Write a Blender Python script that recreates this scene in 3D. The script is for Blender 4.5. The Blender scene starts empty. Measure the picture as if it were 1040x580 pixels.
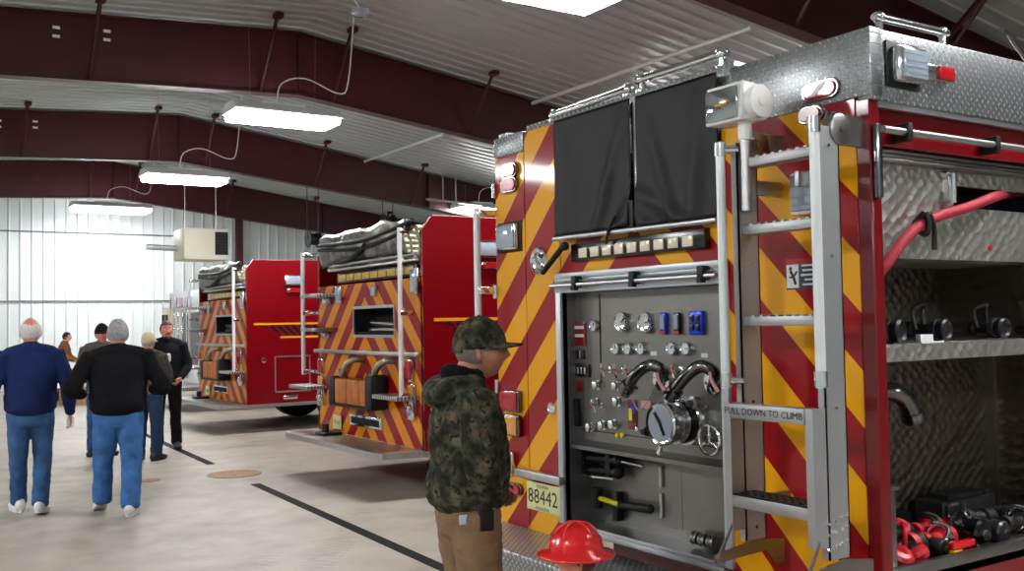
import bpy, bmesh, math, random
from mathutils import Vector, Matrix, noise
from math import radians, sin, cos, pi, atan2
random.seed(7)
C = bpy.context.scene.collection
S = bpy.context.scene

# ------------------------------------------------------------------ camera
FPX = 1009.0
YAW, PIT, ROL, HGT = radians(33), radians(2.1), radians(-1.0), 1.68
_f = Vector((sin(YAW)*cos(PIT), cos(YAW)*cos(PIT), sin(PIT)))
_r = Vector((cos(YAW), -sin(YAW), 0)); _u = _r.cross(_f)
RT = cos(ROL)*_r + sin(ROL)*_u
UP = -sin(ROL)*_r + cos(ROL)*_u
EYE = Vector((0, 0, HGT))
cd = bpy.data.cameras.new('camera'); cam = bpy.data.objects.new('camera', cd); C.objects.link(cam)
m = Matrix((RT, UP, -_f)).transposed().to_4x4(); m.translation = EYE
cam.matrix_world = m
cd.sensor_width = 36; cd.lens = 36*FPX/1040; cd.clip_start = 0.05; cd.clip_end = 200
S.camera = cam
S.view_settings.view_transform = 'Standard'; S.view_settings.look = 'None'
S.view_settings.gamma = 1; S.view_settings.use_curve_mapping = False
S.view_settings.exposure = 0.0

def at(u, v, axis, val):
    """point of the world plane axis=val that a surveyed photo point shows"""
    d = _f*FPX + RT*(u-520) - UP*(v-290)
    t = (val-EYE[axis])/d[axis]
    return EYE + d*t

# ------------------------------------------------------------------ materials
def srgb(h):
    c = [int(h[i:i+2], 16)/255 for i in (0, 2, 4)]
    return tuple(x/12.92 if x <= .04045 else ((x+.055)/1.055)**2.4 for x in c)+(1,)
MC = {}
class NT:
    def __init__(s, name):
        s.m = bpy.data.materials.new(name); s.m.use_nodes = True
        s.t = s.m.node_tree; s.b = s.t.nodes['Principled BSDF']
    def n(s, typ, **k):
        o = s.t.nodes.new(typ)
        for a, b in k.items():
            if a.startswith('i_'): o.inputs[int(a[2:])].default_value = b
            else: setattr(o, a, b)
        return o
    def l(s, a, b): s.t.links.new(a, b)
    def math(s, op, a, b=None, c=None):
        o = s.n('ShaderNodeMath', operation=op)
        for i, x in enumerate((a, b, c)):
            if x is None: continue
            if isinstance(x, (int, float)): o.inputs[i].default_value = x
            else: s.l(x, o.inputs[i])
        return o.outputs[0]
    def coords(s, axes='xyz'):
        tc = s.n('ShaderNodeTexCoord'); sp = s.n('ShaderNodeSeparateXYZ'); s.l(tc.outputs['Object'], sp.inputs[0])
        return tc.outputs['Object'], [sp.outputs['xyz'.index(a)] for a in axes]
    def mix(s, fac, a, b):
        o = s.n('ShaderNodeMix', data_type='RGBA')
        s.l(fac, o.inputs['Factor'])
        for sock, x in ((o.inputs['A'], a), (o.inputs['B'], b)):
            if isinstance(x, tuple): sock.default_value = x
            else: s.l(x, sock)
        return o.outputs['Result']
    def bump(s, h, strength=.3, dist=.01):
        o = s.n('ShaderNodeBump'); o.inputs['Strength'].default_value = strength; o.inputs['Distance'].default_value = dist
        s.l(h, o.inputs['Height']); s.l(o.outputs[0], s.b.inputs['Normal'])
    def noise(s, scale, vec=None, detail=3):
        o = s.n('ShaderNodeTexNoise'); o.inputs['Scale'].default_value = scale; o.inputs['Detail'].default_value = detail
        if vec is None: vec = s.n('ShaderNodeTexCoord').outputs['Object']
        s.l(vec, o.inputs['Vector']); return o.outputs['Fac']
    def ramp(s, fac, stops):
        o = s.n('ShaderNodeValToRGB'); s.l(fac, o.inputs[0]); e = o.color_ramp.elements
        e[0].position, e[0].color = stops[0]; e[1].position, e[1].color = stops[-1]
        for p, c in stops[1:-1]:
            x = e.new(p); x.color = c
        return o.outputs[0]

def mat(name, col, rough=.5, metal=0, coat=0, var=0, bump=0, bscale=60, emit=0, trans=0, spec=.5, vscale=6):
    if name in MC: return MC[name]
    t = NT(name); b = t.b; c = srgb(col)
    b.inputs['Base Color'].default_value = c; b.inputs['Roughness'].default_value = rough
    b.inputs['Metallic'].default_value = metal; b.inputs['Coat Weight'].default_value = coat
    b.inputs['Coat Roughness'].default_value = .06
    b.inputs['Specular IOR Level'].default_value = spec
    if trans: b.inputs['Transmission Weight'].default_value = trans
    if emit:
        b.inputs['Emission Color'].default_value = c; b.inputs['Emission Strength'].default_value = emit
    if var:
        f = t.noise(vscale, detail=4)
        k = tuple(x*(1-var) for x in c[:3])+(1,); k2 = tuple(min(1, x*(1+var)) for x in c[:3])+(1,)
        t.l(t.ramp(f, [(.3, k), (.7, k2)]), b.inputs['Base Color'])
    if bump: t.bump(t.noise(bscale), bump, .005)
    MC[name] = t.m; return t.m

RED = mat('fire_red_paint', '6C020B', .25, coat=.25, spec=.35)
REDD = mat('dark_red_plastic', '6A0610', .2, coat=.3)
CHROME = mat('chrome', 'D8DADC', .12, 1)
CHROMED = mat('dark_chrome', '77777A', .18, 1)
ALU = mat('brushed_aluminium', 'B8BABC', .36, 1, var=.08, vscale=15)
STEEL = mat('satin_steel', '8C8A88', .32, 1, var=.12, vscale=3)
PANEL = mat('grey_panel_steel', '7C7A76', .36, .8, var=.12, vscale=2)
WHITEM = mat('white_enamel_tube', 'D9DEE2', .3, .2)
SILV = mat('silver_extrusion', 'B9C1C8', .35, .5)
BLACK = mat('black_rubber', '0A0A0C', .5, spec=.35)
BLACKG = mat('black_gloss', '0A0A0C', .2)
DARK = mat('opening_shade_black', '060607', .9)  # near-black; the shade inside hollows is put into this colour
WHITE = mat('white_plastic', 'E2E3E2', .4)
GLASSY = mat('light_lens', 'A9B7C6', .12, .3, coat=1)
REDL = mat('red_lens', 'A80A16', .2, coat=.2)
AMBL = mat('amber_lens', 'C88A10', .12, coat=1)
BLUE = mat('blue_anodised', '1636B8', .25, .4)
YEL = mat('yellow_plastic', 'D8C808', .4)
GOLD = mat('gold_pinstripe', 'D98A12', .35)
TAN = mat('heater_beige', 'C9C4B2', .5)
BEAM = mat('oxide_red_steel', '3C0E14', .45, 0, spec=.35, var=.12, vscale=2)
SKIN = mat('skin', 'C48A70', .5, var=.08, vscale=30)
SKINR = mat('flushed_skin', 'C07A66', .5, var=.08, vscale=30)
PLATE = mat('license_plate_yellow', 'D6D59A', .45)
INK = mat('black_ink', '15151A', .6)
LAMP = mat('lit_lamp', 'FFFFFF', .3, emit=72)

def m_chevron(name, yc, s0, per=.434, gold='DE9C00'):
    t = NT(name); _, (y, z) = t.coords('yz')
    a = t.math('ABSOLUTE', t.math('SUBTRACT', y, yc))
    s = t.math('DIVIDE', t.math('SUBTRACT', t.math('ADD', z, a), s0), per)
    f = t.math('LESS_THAN', t.math('FRACT', s), .5)
    t.l(t.mix(f, srgb('8C020C'), srgb(gold)), t.b.inputs['Base Color'])
    t.b.inputs['Specular IOR Level'].default_value = .15
    t.b.inputs['Roughness'].default_value = .4; t.b.inputs['Coat Weight'].default_value = .4
    t.b.inputs['Coat Roughness'].default_value = .07
    return t.m
def m_tread(name, axes, cell=.028, col='B4B7BA'):
    """raised lozenges of diamond plate, alternating direction from cell to cell"""
    t = NT(name); _, (p, q) = t.coords(axes)
    k = 1/cell
    # rotate the lattice by 45 degrees
    a = t.math('MULTIPLY', t.math('ADD', p, q), k*.7071)
    b = t.math('MULTIPLY', t.math('SUBTRACT', p, q), k*.7071)
    par = t.math('MODULO', t.math('ADD', t.math('ADD', t.math('FLOOR', a), t.math('FLOOR', b)), 2000.0), 2.0)
    fa = t.math('SUBTRACT', t.math('FRACT', a), .5); fb = t.math('SUBTRACT', t.math('FRACT', b), .5)
    def loz(x, y):
        return t.math('SUBTRACT', 1.0, t.math('ADD', t.math('MULTIPLY', t.math('ABSOLUTE', x), 1.75), t.math('MULTIPLY', t.math('ABSOLUTE', y), 4.4)))
    A, B = loz(fa, fb), loz(fb, fa)
    par = t.math('GREATER_THAN', par, .5)
    h = t.math('ADD', t.math('MULTIPLY', par, A), t.math('MULTIPLY', t.math('SUBTRACT', 1.0, par), B))
    h = t.math('MINIMUM', t.math('MAXIMUM', h, 0.0), .45)
    hm = t.math('MULTIPLY', h, 2.2)
    t.l(t.mix(hm, srgb('94979A'), srgb('F2F4F6')), t.b.inputs['Base Color']); t.b.inputs['Metallic'].default_value = .95  # polished tops whitened, flats greyed: glint contrast partly put into the colour
    t.l(t.math('SUBTRACT', .34, t.math('MULTIPLY', hm, .06)), t.b.inputs['Roughness'])
    t.bump(h, 1.0, .022); return t.m
def m_swirl(name, scale=21, col='B8B5B0'):
    t = NT(name); v, _ = t.coords('xyz')
    o = t.n('ShaderNodeTexVoronoi'); o.inputs['Scale'].default_value = scale; o.inputs['Randomness'].default_value = .45
    mp = t.n('ShaderNodeMapping'); mp.inputs['Rotation'].default_value = (.35, .72, .25); mp.inputs['Scale'].default_value = (1, 1, 1.15)
    t.l(v, mp.inputs[0]); t.l(mp.outputs[0], o.inputs['Vector'])
    t.b.inputs['Base Color'].default_value = srgb(col); t.b.inputs['Metallic'].default_value = 1
    t.b.inputs['Roughness'].default_value = .42
    t.bump(o.outputs['Distance'], .32, .035); return t.m
TREAD_S = m_tread('diamond_plate_side', 'xz')
TREAD_R = m_tread('diamond_plate_rear', 'yz')
TREAD_T = m_tread('diamond_plate_top', 'xy')
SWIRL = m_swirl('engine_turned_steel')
SWIRLD = m_swirl('engine_turned_shaded_steel', 21, '6E675F')  # same steel darkened and browned; compartment dimness put into the colour

def m_floor():
    t = NT('sealed_concrete'); v, _ = t.coords('xyz')
    a = t.noise(.35, v, 6); b = t.noise(3.0, v, 8); c = t.noise(30, v, 3)
    s = t.math('ADD', t.math('MULTIPLY', a, .6), t.math('ADD', t.math('MULTIPLY', b, .35), t.math('MULTIPLY', c, .08)))
    col = t.ramp(s, [(.36, srgb('746E65')), (.5, srgb('938B80')), (.66, srgb('A69E92'))])
    # brown speckle stains
    st = t.math('GREATER_THAN', t.noise(1.7, v, 5), .66)
    col = t.mix(t.math('MULTIPLY', st, .25), col, srgb('8A7663'))
    mp = t.n('ShaderNodeMapping'); mp.inputs['Scale'].default_value = (.5, 2.2, 1); mp.inputs['Rotation'].default_value = (0, 0, .25); t.l(v, mp.inputs[0])
    sc = t.math('GREATER_THAN', t.noise(1.6, mp.outputs[0], 9), .60)
    col = t.mix(t.math('MULTIPLY', sc, .10), col, srgb('5E5A56'))
    # tyre tread prints: two curved bands of short dark bars
    _, (px, py, pz) = t.coords('xyz')
    for (ax, ay, bx, by) in ((2.4, 6.3, 3.9, 8.4), (.6, 5.2, 2.6, 7.2)):
        L = math.hypot(bx-ax, by-ay); ux, uy = (bx-ax)/L, (by-ay)/L
        s = t.math('ADD', t.math('MULTIPLY', t.math('SUBTRACT', px, ax), ux), t.math('MULTIPLY', t.math('SUBTRACT', py, ay), uy))
        q = t.math('SUBTRACT', t.math('MULTIPLY', t.math('SUBTRACT', py, ay), ux), t.math('MULTIPLY', t.math('SUBTRACT', px, ax), uy))
        band = t.math('LESS_THAN', t.math('ABSOLUTE', q), .13); inr = t.math('MULTIPLY', t.math('GREATER_THAN', s, 0.0), t.math('LESS_THAN', s, L))
        bars = t.math('LESS_THAN', t.math('FRACT', t.math('ADD', t.math('DIVIDE', s, .09), t.math('MULTIPLY', t.math('ABSOLUTE', q), 4.0))), .5)
        wear = t.math('GREATER_THAN', t.noise(3.5, v, 6), .47)
        col = t.mix(t.math('MULTIPLY', t.math('MULTIPLY', t.math('MULTIPLY', band, inr), t.math('MULTIPLY', bars, wear)), .22), col, srgb('5A554E'))
    t.l(col, t.b.inputs['Base Color'])
    t.b.inputs['Roughness'].default_value = .5; t.b.inputs['Specular IOR Level'].default_value = .35
    t.bump(b, .08, .01); return t.m
def m_camo():
    t = NT('woodland_leaf_camouflage'); v, _ = t.coords('xyz')
    n1 = t.noise(16, v, 6); n2 = t.noise(34, v, 5)
    c = t.ramp(n1, [(.36, srgb('1A1B14')), (.45, srgb('2C2F25')), (.55, srgb('413F31')), (.66, srgb('5C5748'))])
    c = t.mix(t.math('GREATER_THAN', n2, .58), c, srgb('20221A'))
    n3 = t.noise(22, t.n('ShaderNodeTexCoord').outputs['Object'], 2)
    c = t.mix(t.math('GREATER_THAN', n3, .67), c, srgb('57432F'))
    t.l(c, t.b.inputs['Base Color']); t.b.inputs['Roughness'].default_value = .9
    t.b.inputs['Specular IOR Level'].default_value = .15
    t.bump(t.noise(80, v), .3, .004); return t.m
def cloth(name, col, var=.15, vs=9, rough=.92):
    return mat(name, col, rough, var=var, vscale=vs, bump=.25, bscale=220, spec=.15)
CAMO = m_camo()

# ------------------------------------------------------------------ mesh builder
class MB:
    def __init__(s): s.b = bmesh.new(); s.i = 0
    def mi(s, i): s.i = i; return s
    def _f(s, vs):
        try:
            f = s.b.faces.new(vs); f.material_index = s.i; return f
        except ValueError: return None
    def box(s, x0, x1, y0, y1, z0, z1, bev=0):
        if x0 > x1: x0, x1 = x1, x0
        if y0 > y1: y0, y1 = y1, y0
        if z0 > z1: z0, z1 = z1, z0
        if bev:
            o = MB(); o.i = s.i; o.box(x0, x1, y0, y1, z0, z1)
            bmesh.ops.bevel(o.b, geom=list(o.b.edges), offset=bev, segments=2, affect='EDGES', profile=.5)
            for f in o.b.faces: f.material_index = s.i
            return s.join(o)
        v = [s.b.verts.new((x, y, z)) for x in (x0, x1) for y in (y0, y1) for z in (z0, z1)]
        for q in ((0, 1, 3, 2), (4, 6, 7, 5), (0, 4, 5, 1), (2, 3, 7, 6), (0, 2, 6, 4), (1, 5, 7, 3)): s._f([v[i] for i in q])
        return s
    def join(s, o):
        mp = {}
        for v in o.b.verts: mp[v] = s.b.verts.new(v.co)
        for f in o.b.faces:
            g = s._f([mp[v] for v in f.verts])
            if g: g.material_index = f.material_index
        o.b.free(); return s
    def ring(s, c, a, b, ra, rb, seg):
        return [s.b.verts.new(c + a*(ra*cos(2*pi*k/seg)) + b*(rb*sin(2*pi*k/seg))) for k in range(seg)]
    def skin(s, rings, cap=True):
        n = len(rings[0])
        for p, q in zip(rings, rings[1:]):
            for k in range(n): s._f((p[k], p[(k+1) % n], q[(k+1) % n], q[k]))
        if cap: s._f(rings[0][::-1]); s._f(rings[-1])
        return s
    def cyl(s, p0, p1, r, seg=14, r2=None):
        p0, p1 = Vector(p0), Vector(p1); t = (p1-p0).normalized()
        a = t.orthogonal().normalized(); b = t.cross(a)
        r2 = r if r2 is None else r2
        return s.skin([s.ring(p0, a, b, r, r, seg), s.ring(p1, a, b, r2, r2, seg)])
    def lathe(s, o, d, prof, seg=20):
        o = Vector(o); t = Vector(d).normalized(); a = t.orthogonal().normalized(); b = t.cross(a)
        return s.skin([s.ring(o+t*h, a, b, max(r, .0005), max(r, .0005), seg) for h, r in prof])
    def tube(s, pts, r, seg=10, smooth=0, cap=True):
        pts = [Vector(p) for p in pts]
        if smooth: pts = catmull(pts, smooth)
        rs = r if isinstance(r, (list, tuple)) else None
        rings = []; a = None
        for i, p in enumerate(pts):
            t = (pts[min(i+1, len(pts)-1)]-pts[max(i-1, 0)]).normalized()
            if a is None: a = t.orthogonal().normalized()
            a = (a - t*a.dot(t)).normalized(); b = t.cross(a)
            rr = rs[min(int(i*len(rs)/len(pts)), len(rs)-1)] if rs else r
            rings.append(s.ring(p, a, b, rr, rr, seg))
        return s.skin(rings, cap)
    def loft(s, pts, rad, hint=(1, 0, 0), seg=18, sub=3, capk=.045):
        """closed blob through pts with elliptical radii (a along hint, b across)"""
        P = [Vector(p) for p in pts]; n = len(P)
        Q = catmull(P, sub); R = catmull([Vector((r[0], r[1], 0)) for r in rad], sub)
        hint = Vector(hint); rings = []
        def fr(i):
            t = (Q[min(i+1, len(Q)-1)]-Q[max(i-1, 0)]).normalized()
            a = (hint-t*hint.dot(t))
            if a.length < .05: a = t.orthogonal()
            a.normalize(); return t, a, t.cross(a)
        t, a, b = fr(0); k0 = min(R[0][0], R[0][1])
        for e in (.9, .5): rings.append(s.ring(Q[0]-t*min(k0, capk)*e*.8, a, b, R[0][0]*math.sqrt(1-e*e), R[0][1]*math.sqrt(1-e*e), seg))
        for i in range(len(Q)):
            t, a, b = fr(i); rings.append(s.ring(Q[i], a, b, R[i][0], R[i][1], seg))
        k1 = min(R[-1][0], R[-1][1])
        for e in (.5, .9): rings.append(s.ring(Q[-1]+t*min(k1, capk)*e*.8, a, b, R[-1][0]*math.sqrt(1-e*e), R[-1][1]*math.sqrt(1-e*e), seg))
        return s.skin(rings)
    def ball(s, c, r, seg=16, M=None):
        c = Vector(c); r = r if isinstance(r, (tuple, list)) else (r, r, r)
        mm = Matrix.Translation(c) @ (M.to_4x4() if M else Matrix()) @ Matrix.Diagonal((*r, 1))
        g = bmesh.ops.create_uvsphere(s.b, u_segments=seg, v_segments=max(6, seg*2//3), radius=1, matrix=mm)
        for v in g['verts']:
            for f in v.link_faces: f.material_index = s.i
        return s
    def prism(s, poly, axis, lo, hi):
        def P(p, h):
            q = list(p); q.insert(axis, h); return s.b.verts.new(q)
        a = [P(p, lo) for p in poly]; b = [P(p, hi) for p in poly]
        return s.skin([a, b])
    def text(s, body, size, o, right, up, depth=.001, align='CENTER'):
        cu = bpy.data.curves.new('t', 'FONT'); cu.body = body; cu.size = size; cu.align_x = align; cu.align_y = 'CENTER'
        cu.resolution_u = 2
        ob = bpy.data.objects.new('t', cu); me = ob.to_mesh()
        right, up = Vector(right).normalized(), Vector(up).normalized(); nrm = right.cross(up); o = Vector(o)
        vs = [s.b.verts.new(o + right*v.co.x + up*v.co.y + nrm*depth) for v in me.vertices]
        for p in me.polygons: s._f([vs[i] for i in p.vertices])
        ob.to_mesh_clear(); bpy.data.objects.remove(ob); bpy.data.curves.remove(cu); return s
    def build(s, name, mats, parent=None, label=None, cat=None, group=None, kind=None, bev=0, ang=35, recalc=True, smooth=True):
        me = bpy.data.meshes.new(name)
        o0 = Vector((0, 0, 0)); p = parent
        while p is not None: o0 += p.location; p = p.parent
        for v in s.b.verts: v.co -= o0
        if recalc: bmesh.ops.recalc_face_normals(s.b, faces=s.b.faces)
        s.b.to_mesh(me); s.b.free()
        for q in (mats if isinstance(mats, (list, tuple)) else [mats]): me.materials.append(q)
        ob = bpy.data.objects.new(name, me); C.objects.link(ob); ob.parent = parent
        if smooth:
            me.polygons.foreach_set('use_smooth', [True]*len(me.polygons)); me.set_sharp_from_angle(angle=radians(ang))
        if bev:
            mo = ob.modifiers.new('edge', 'BEVEL'); mo.width = bev; mo.segments = 2; mo.limit_method = 'ANGLE'
        if label: ob['label'] = label
        if cat: ob['category'] = cat
        if group: ob['group'] = group
        if kind: ob['kind'] = kind
        return ob
def catmull(P, sub):
    if len(P) < 3 or sub < 1: 
        if len(P) == 2 and sub > 1: return [P[0].lerp(P[1], k/sub) for k in range(sub+1)]
        return P
    out = []
    for i in range(len(P)-1):
        a, b, c, d = P[max(i-1, 0)], P[i], P[i+1], P[min(i+2, len(P)-1)]
        for k in range(sub):
            t = k/sub
            out.append(.5*((2*b)+(c-a)*t+(2*a-5*b+4*c-d)*t*t+(3*b-a-3*c+d)*t*t*t))
    out.append(P[-1]); return out
def thing(name, label, cat, loc, group=None):
    o = bpy.data.objects.new(name, None); C.objects.link(o); o.location = loc
    o.empty_display_size = .1
    o['label'] = label; o['category'] = cat
    if group: o['group'] = group
    return o
def dup(o, parent=None):
    c = o.copy(); C.objects.link(c)
    if parent is not None: c.parent = parent
    for ch in list(o.children): dup(ch, c)
    return c
def own(mb, name, mats, label, cat, group=None, base=None, **k):
    """a thing that is a single mesh; its origin moves to its base"""
    vs = [v.co for v in mb.b.verts]
    if base is None:
        base = Vector((sum(v.x for v in vs)/len(vs), sum(v.y for v in vs)/len(vs), min(v.z for v in vs)))
    base = Vector(base)
    for v in mb.b.verts: v.co -= base
    o = mb.build(name, mats, None, label, cat, group, **k); o.location = base; return o
# ================================================================== BUILDING
RX, RZ, SL, SR = 6.0, 6.52, .065, .14
X0, X1_, Y0, Y1 = -11.0, 19.0, -9.0, 31.0
def roofz(x): return RZ-(RX-x)*SL if x < RX else RZ-(x-RX)*SR
FLOORM = m_floor()
MB().box(X0, X1_, Y0, Y1, -.2, 0).build('floor', FLOORM, kind='structure')
CEILM = mat('white_liner_panel', 'A9B0B0', .38, .15, var=.05, vscale=.5)
WALLM = mat('white_wall_panel', 'C2C9CA', .5, 0, var=.04, vscale=.7)
def corrugate(name, axis_len, pitch, h, place, m, thick=.04):
    """ribbed sheet: place(t, depth, end) -> point"""
    b = MB(); n = int(axis_len/pitch); prof = []
    for k in range(n+1):
        s0 = k*pitch
        prof += [(s0, 0), (s0+pitch*.62, 0), (s0+pitch*.68, h), (s0+pitch*.78, h), (s0+pitch*.84, 0)]
    return prof
# ceiling: two slopes, ribs run down the slope
b = MB(); prof = corrugate('', Y1-Y0-.3, .30, .028, None, None)
for (xa, xb) in ((X0, RX), (RX, X1_)):
    lo = [[b.b.verts.new((x, Y0+s, roofz(x)+.10-h)) for s, h in prof] for x in (xa, xb)]
    hi = [[b.b.verts.new((x, Y0+s, roofz(x)+.16)) for s, h in prof] for x in (xa, xb)]
    for L in (lo, hi):
        for i in range(len(prof)-1): b._f((L[0][i], L[0][i+1], L[1][i+1], L[1][i]))
    for i in range(len(prof)-1):
        for e in (0, 1): b._f((lo[e][i], lo[e][i+1], hi[e][i+1], hi[e][i]))
b.build('ceiling', CEILM, kind='structure', smooth=False)
def wall(name, p0, p1, inward, zf=None, pitch=.30, h=.035):
    b = MB(); p0, p1 = Vector(p0), Vector(p1); L = (p1-p0).length; t = (p1-p0)/L; inward = Vector(inward)
    prof = corrugate('', L-pitch, pitch, h, None, None)+[(L, 0)]
    fr, bk = [], []
    for s, hh in prof:
        q = p0+t*s; zt = (zf(q) if zf else 6)
        fr.append([b.b.verts.new(q+inward*hh+Vector((0, 0, z))) for z in (0, zt)])
        bk.append([b.b.verts.new(q-inward*.15+Vector((0, 0, z))) for z in (0, zt)])
    for i in range(len(prof)-1):
        b._f((fr[i][0], fr[i+1][0], fr[i+1][1], fr[i][1])); b._f((bk[i][0], bk[i+1][0], bk[i+1][1], bk[i][1]))
        b._f((fr[i][1], fr[i+1][1], bk[i+1][1], bk[i][1])); b._f((fr[i][0], fr[i+1][0], bk[i+1][0], bk[i][0]))
    b._f((fr[0][0], fr[0][1], bk[0][1], bk[0][0])); b._f((fr[-1][0], fr[-1][1], bk[-1][1], bk[-1][0]))
    return b.build(name, WALLM, kind='structure', smooth=False)
rz = lambda q: roofz(q.x)+.13
wall('wall_far', (X0, Y1, 0), (X1_, Y1, 0), (0, -1, 0), rz)
wall('wall_near', (X0, Y0, 0), (X1_, Y0, 0), (0, 1, 0), rz)
wall('wall_left', (X0, Y0, 0), (X0, Y1, 0), (1, 0, 0), rz)
wall('wall_right', (X1_, Y0, 0), (X1_, Y1, 0), (-1, 0, 0), rz)
# horizontal lap joints across the far wall
LAP = mat('wall_lap_seam', '5E6468', .6)
for i, (u, v) in enumerate(((0, 234), (0, 306))):
    z = at(u, v, 1, Y1-.05).z
    MB().box(X0, 9.5, Y1-.045, Y1-.005, z-.02, z+.02).build('trim_%d' % (i+1), LAP, kind='structure')
p = at(243, 240, 1, Y1-.15)
MB().box(p.x-.1, p.x+.1, Y1-.22, Y1-.04, 0, roofz(p.x)).build('trim_3', BEAM, kind='structure')

# steel frames -------------------------------------------------------
FY = [.4, 8.05, 15.7, 23.3, 30.6]
def rafter(Y, label, vis):
    r = thing('roof_rafter', label, 'roof beam', (RX, Y, roofz(RX)-1.0), 'dark red steel rafters')
    def dep(x): return 1.0-.02*abs(x-RX)
    w = MB(); fl = MB(); fb = MB()
    xs = [X0+.2, RX, X1_-.2]
    top = [(x, roofz(x)+.05) for x in xs]; bot = [(x, roofz(x)-dep(x)) for x in xs]
    w.prism(top+bot[::-1], 1, Y-.008, Y+.008)
    for a, c in zip(top, top[1:]): fl.prism([(a[0], a[1]), (c[0], c[1]), (c[0], c[1]-.02), (a[0], a[1]-.02)], 1, Y-.11, Y+.11)
    for a, c in zip(bot, bot[1:]): fb.prism([(a[0], a[1]), (c[0], c[1]), (c[0], c[1]-.022), (a[0], a[1]-.022)], 1, Y-.12, Y+.12)
    # stiffener and splice plates
    for x in (-4, 6.0, 12.5):
        w.box(x-.012, x+.012, Y-.11, Y+.11, roofz(x)-dep(x), roofz(x)+.02)
    w.build('web', BEAM, r); fl.build('top_flange', BEAM, r); fb.build('bottom_flange', BEAM, r)
    if not vis: return
    for x in (.1, 2.75, 5.35, 6.6, 9.3, 11.95, 14.5):
        bb = MB(); zt = roofz(x)+.06; zb = roofz(x)-dep(x)+.03
        bb.tube([(x, Y-.9, zt), (x, Y-.05, zb)], .032, 6); bb.box(x-.06, x+.06, Y-1.0, Y-.82, zt-.06, zt+.01)
        bb.build('brace', BEAM, r)
    for x in (2.3, 3.0):
        for dz in (.17, .30):
            MB().box(x-.05, x+.05, Y-.03, Y-.008, roofz(x)-dz-.02, roofz(x)-dz+.02).build('bolt_plate', WHITE, r)
names = ['', 'dark red steel rafter crossing above the nearest fire engine, at the upper right', 'large dark red steel rafter across the top left, nearest above the walking men',
         'dark red steel rafter in the middle, between the second and third hanging lights', 'farthest dark red steel rafter, right against the white end wall']
for i, Y in enumerate(FY):
    if i: rafter(Y, names[i], True)

# hanging lights ------------------------------------------------------
def lamp(loc, label, k=1.0, grp='hanging fluorescent bay lights'):
    x, y, z = loc; r = thing('hanging_light', label, 'ceiling light', (x, y, z), grp)
    L, W = .82*k, .34*k
    h = MB()
    h.prism([(-W+y, z+.03), (-W*.55+y, z+.14), (W*.55+y, z+.14), (W+y, z+.03), (W+y, z), (-W+y, z)], 0, x-L, x+L)
    h.box(x-L*.4, x+L*.4, y-.07, y+.07, z+.14, z+.20)
    h.build('housing', WHITEM, r)
    l = MB(); l.box(x-L+.03, x+L-.03, y-W+.02, y+W-.02, z-.10, z-.002, .04); l.build('lens', LAMP, r)
    zc = roofz(x)+.05
    for s in (-.5, .5):
        MB().tube([(x+s, y, z+.14), (x+s*1.05, y, zc)], .003, 6).build('hanger', STEEL, r)
    MB().tube([(x-.1, y, z+.2), (x-.02, y, z+.5), (x+.35, y, z+.62), (x+.9, y, z+.45), (x+1.1, y+.1, z+.7), (x+1.2, y+.1, zc)], .011, 6, 5).build('power_cord', WHITE, r)
    ld = bpy.data.lights.new('lamp_glow', 'AREA'); ld.shape = 'RECTANGLE'; ld.size = L*1.9; ld.size_y = W*1.8; ld.energy = LE*(1.3 if k > 1 else 1); ld.color = (1.0, .985, .955)
    lo = bpy.data.objects.new('lamp_glow', ld); C.objects.link(lo); lo.parent = r; lo.location = (0, 0, -.12)
LE = 30
LL = {(5.45, 7.8): 'lit fluorescent bay light at the top edge, above the nearest fire engine',
      (5.2, 14.2): 'bright fluorescent light hanging just in front of the large near rafter',
      (5.36, 20.3): 'smaller lit fluorescent light hanging before the middle rafter',
      (5.62, 28.9): 'farthest glowing fluorescent light, against the white end wall'}
for (x, y), l in LL.items(): lamp((x, y, {7.8: 4.93, 14.2: 4.80, 20.3: 4.70, 28.9: 5.0}[y]), l, 1.25 if y > 25 else 1)
for x, y in ((5.2, 1.0), (5.2, -5.5), (-5.0, -4.5), (-5.0, 2.0), (-4.7, 8.9), (-5.3, 16.6), (-5.0, 23.5), (14.0, 9.), (14.0, 16.), (14., 23.)):
    lamp((x, y, 4.75), 'lit fluorescent bay light of the other rows, outside the picture', 1.3 if x < 0 else 1.0, 'bay lights outside the picture')

# conduits, hangers, reels ------------------------------------------------
def pipe(name, pts, r, m, label, cat, group=None, smooth=0):
    return own(MB().tube(pts, r, 8, smooth), name, m, label, cat, group)
pipe('conduit', [(10.6, 9.9, 5.83), (10.6, 15.5, 5.83)], .035, WHITEM, 'thin pale conduit under the ceiling, above the left end of the nearest fire engine', 'pipe', 'ceiling conduits')
pipe('conduit', [(10.6, 19, 5.83), (10.6, 23.1, 5.83)], .035, WHITEM, 'thin pale conduit under the ceiling beyond the large near rafter', 'pipe', 'ceiling conduits')
def reel(u, v, Y, label):
    p = at(u, v, 1, Y); r = thing('hose_reel', label, 'reel', (p.x, p.y, p.z-.25), 'ceiling reels')
    w = MB(); w.cyl((p.x-.12, p.y, p.z), (p.x+.12, p.y, p.z), .16, 20)
    for s in (-.14, .14): w.cyl((p.x+s-.015, p.y, p.z), (p.x+s+.015, p.y, p.z), .24, 22)
    w.tube([(p.x+.05, p.y-.2, p.z-.1), (p.x+.2, p.y-.25, p.z-.25), (p.x+.45, p.y-.1, p.z-.18)], .03, 8, 4)
    w.build('drum', BLACK, r)
    for s in (-.16, .16): MB().tube([(p.x+s, p.y, p.z), (p.x+s, p.y, roofz(p.x)+.05)], .012, 6).build('hanger', BEAM, r)
reel(318, 243, 25.6, 'black hose reel hanging by two rods between the second and third fire engines')
reel(394, 226, 25.6, 'black reel hanging by two rods above the hose bed of the second fire engine')
b = MB(); z = 5.0
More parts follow.
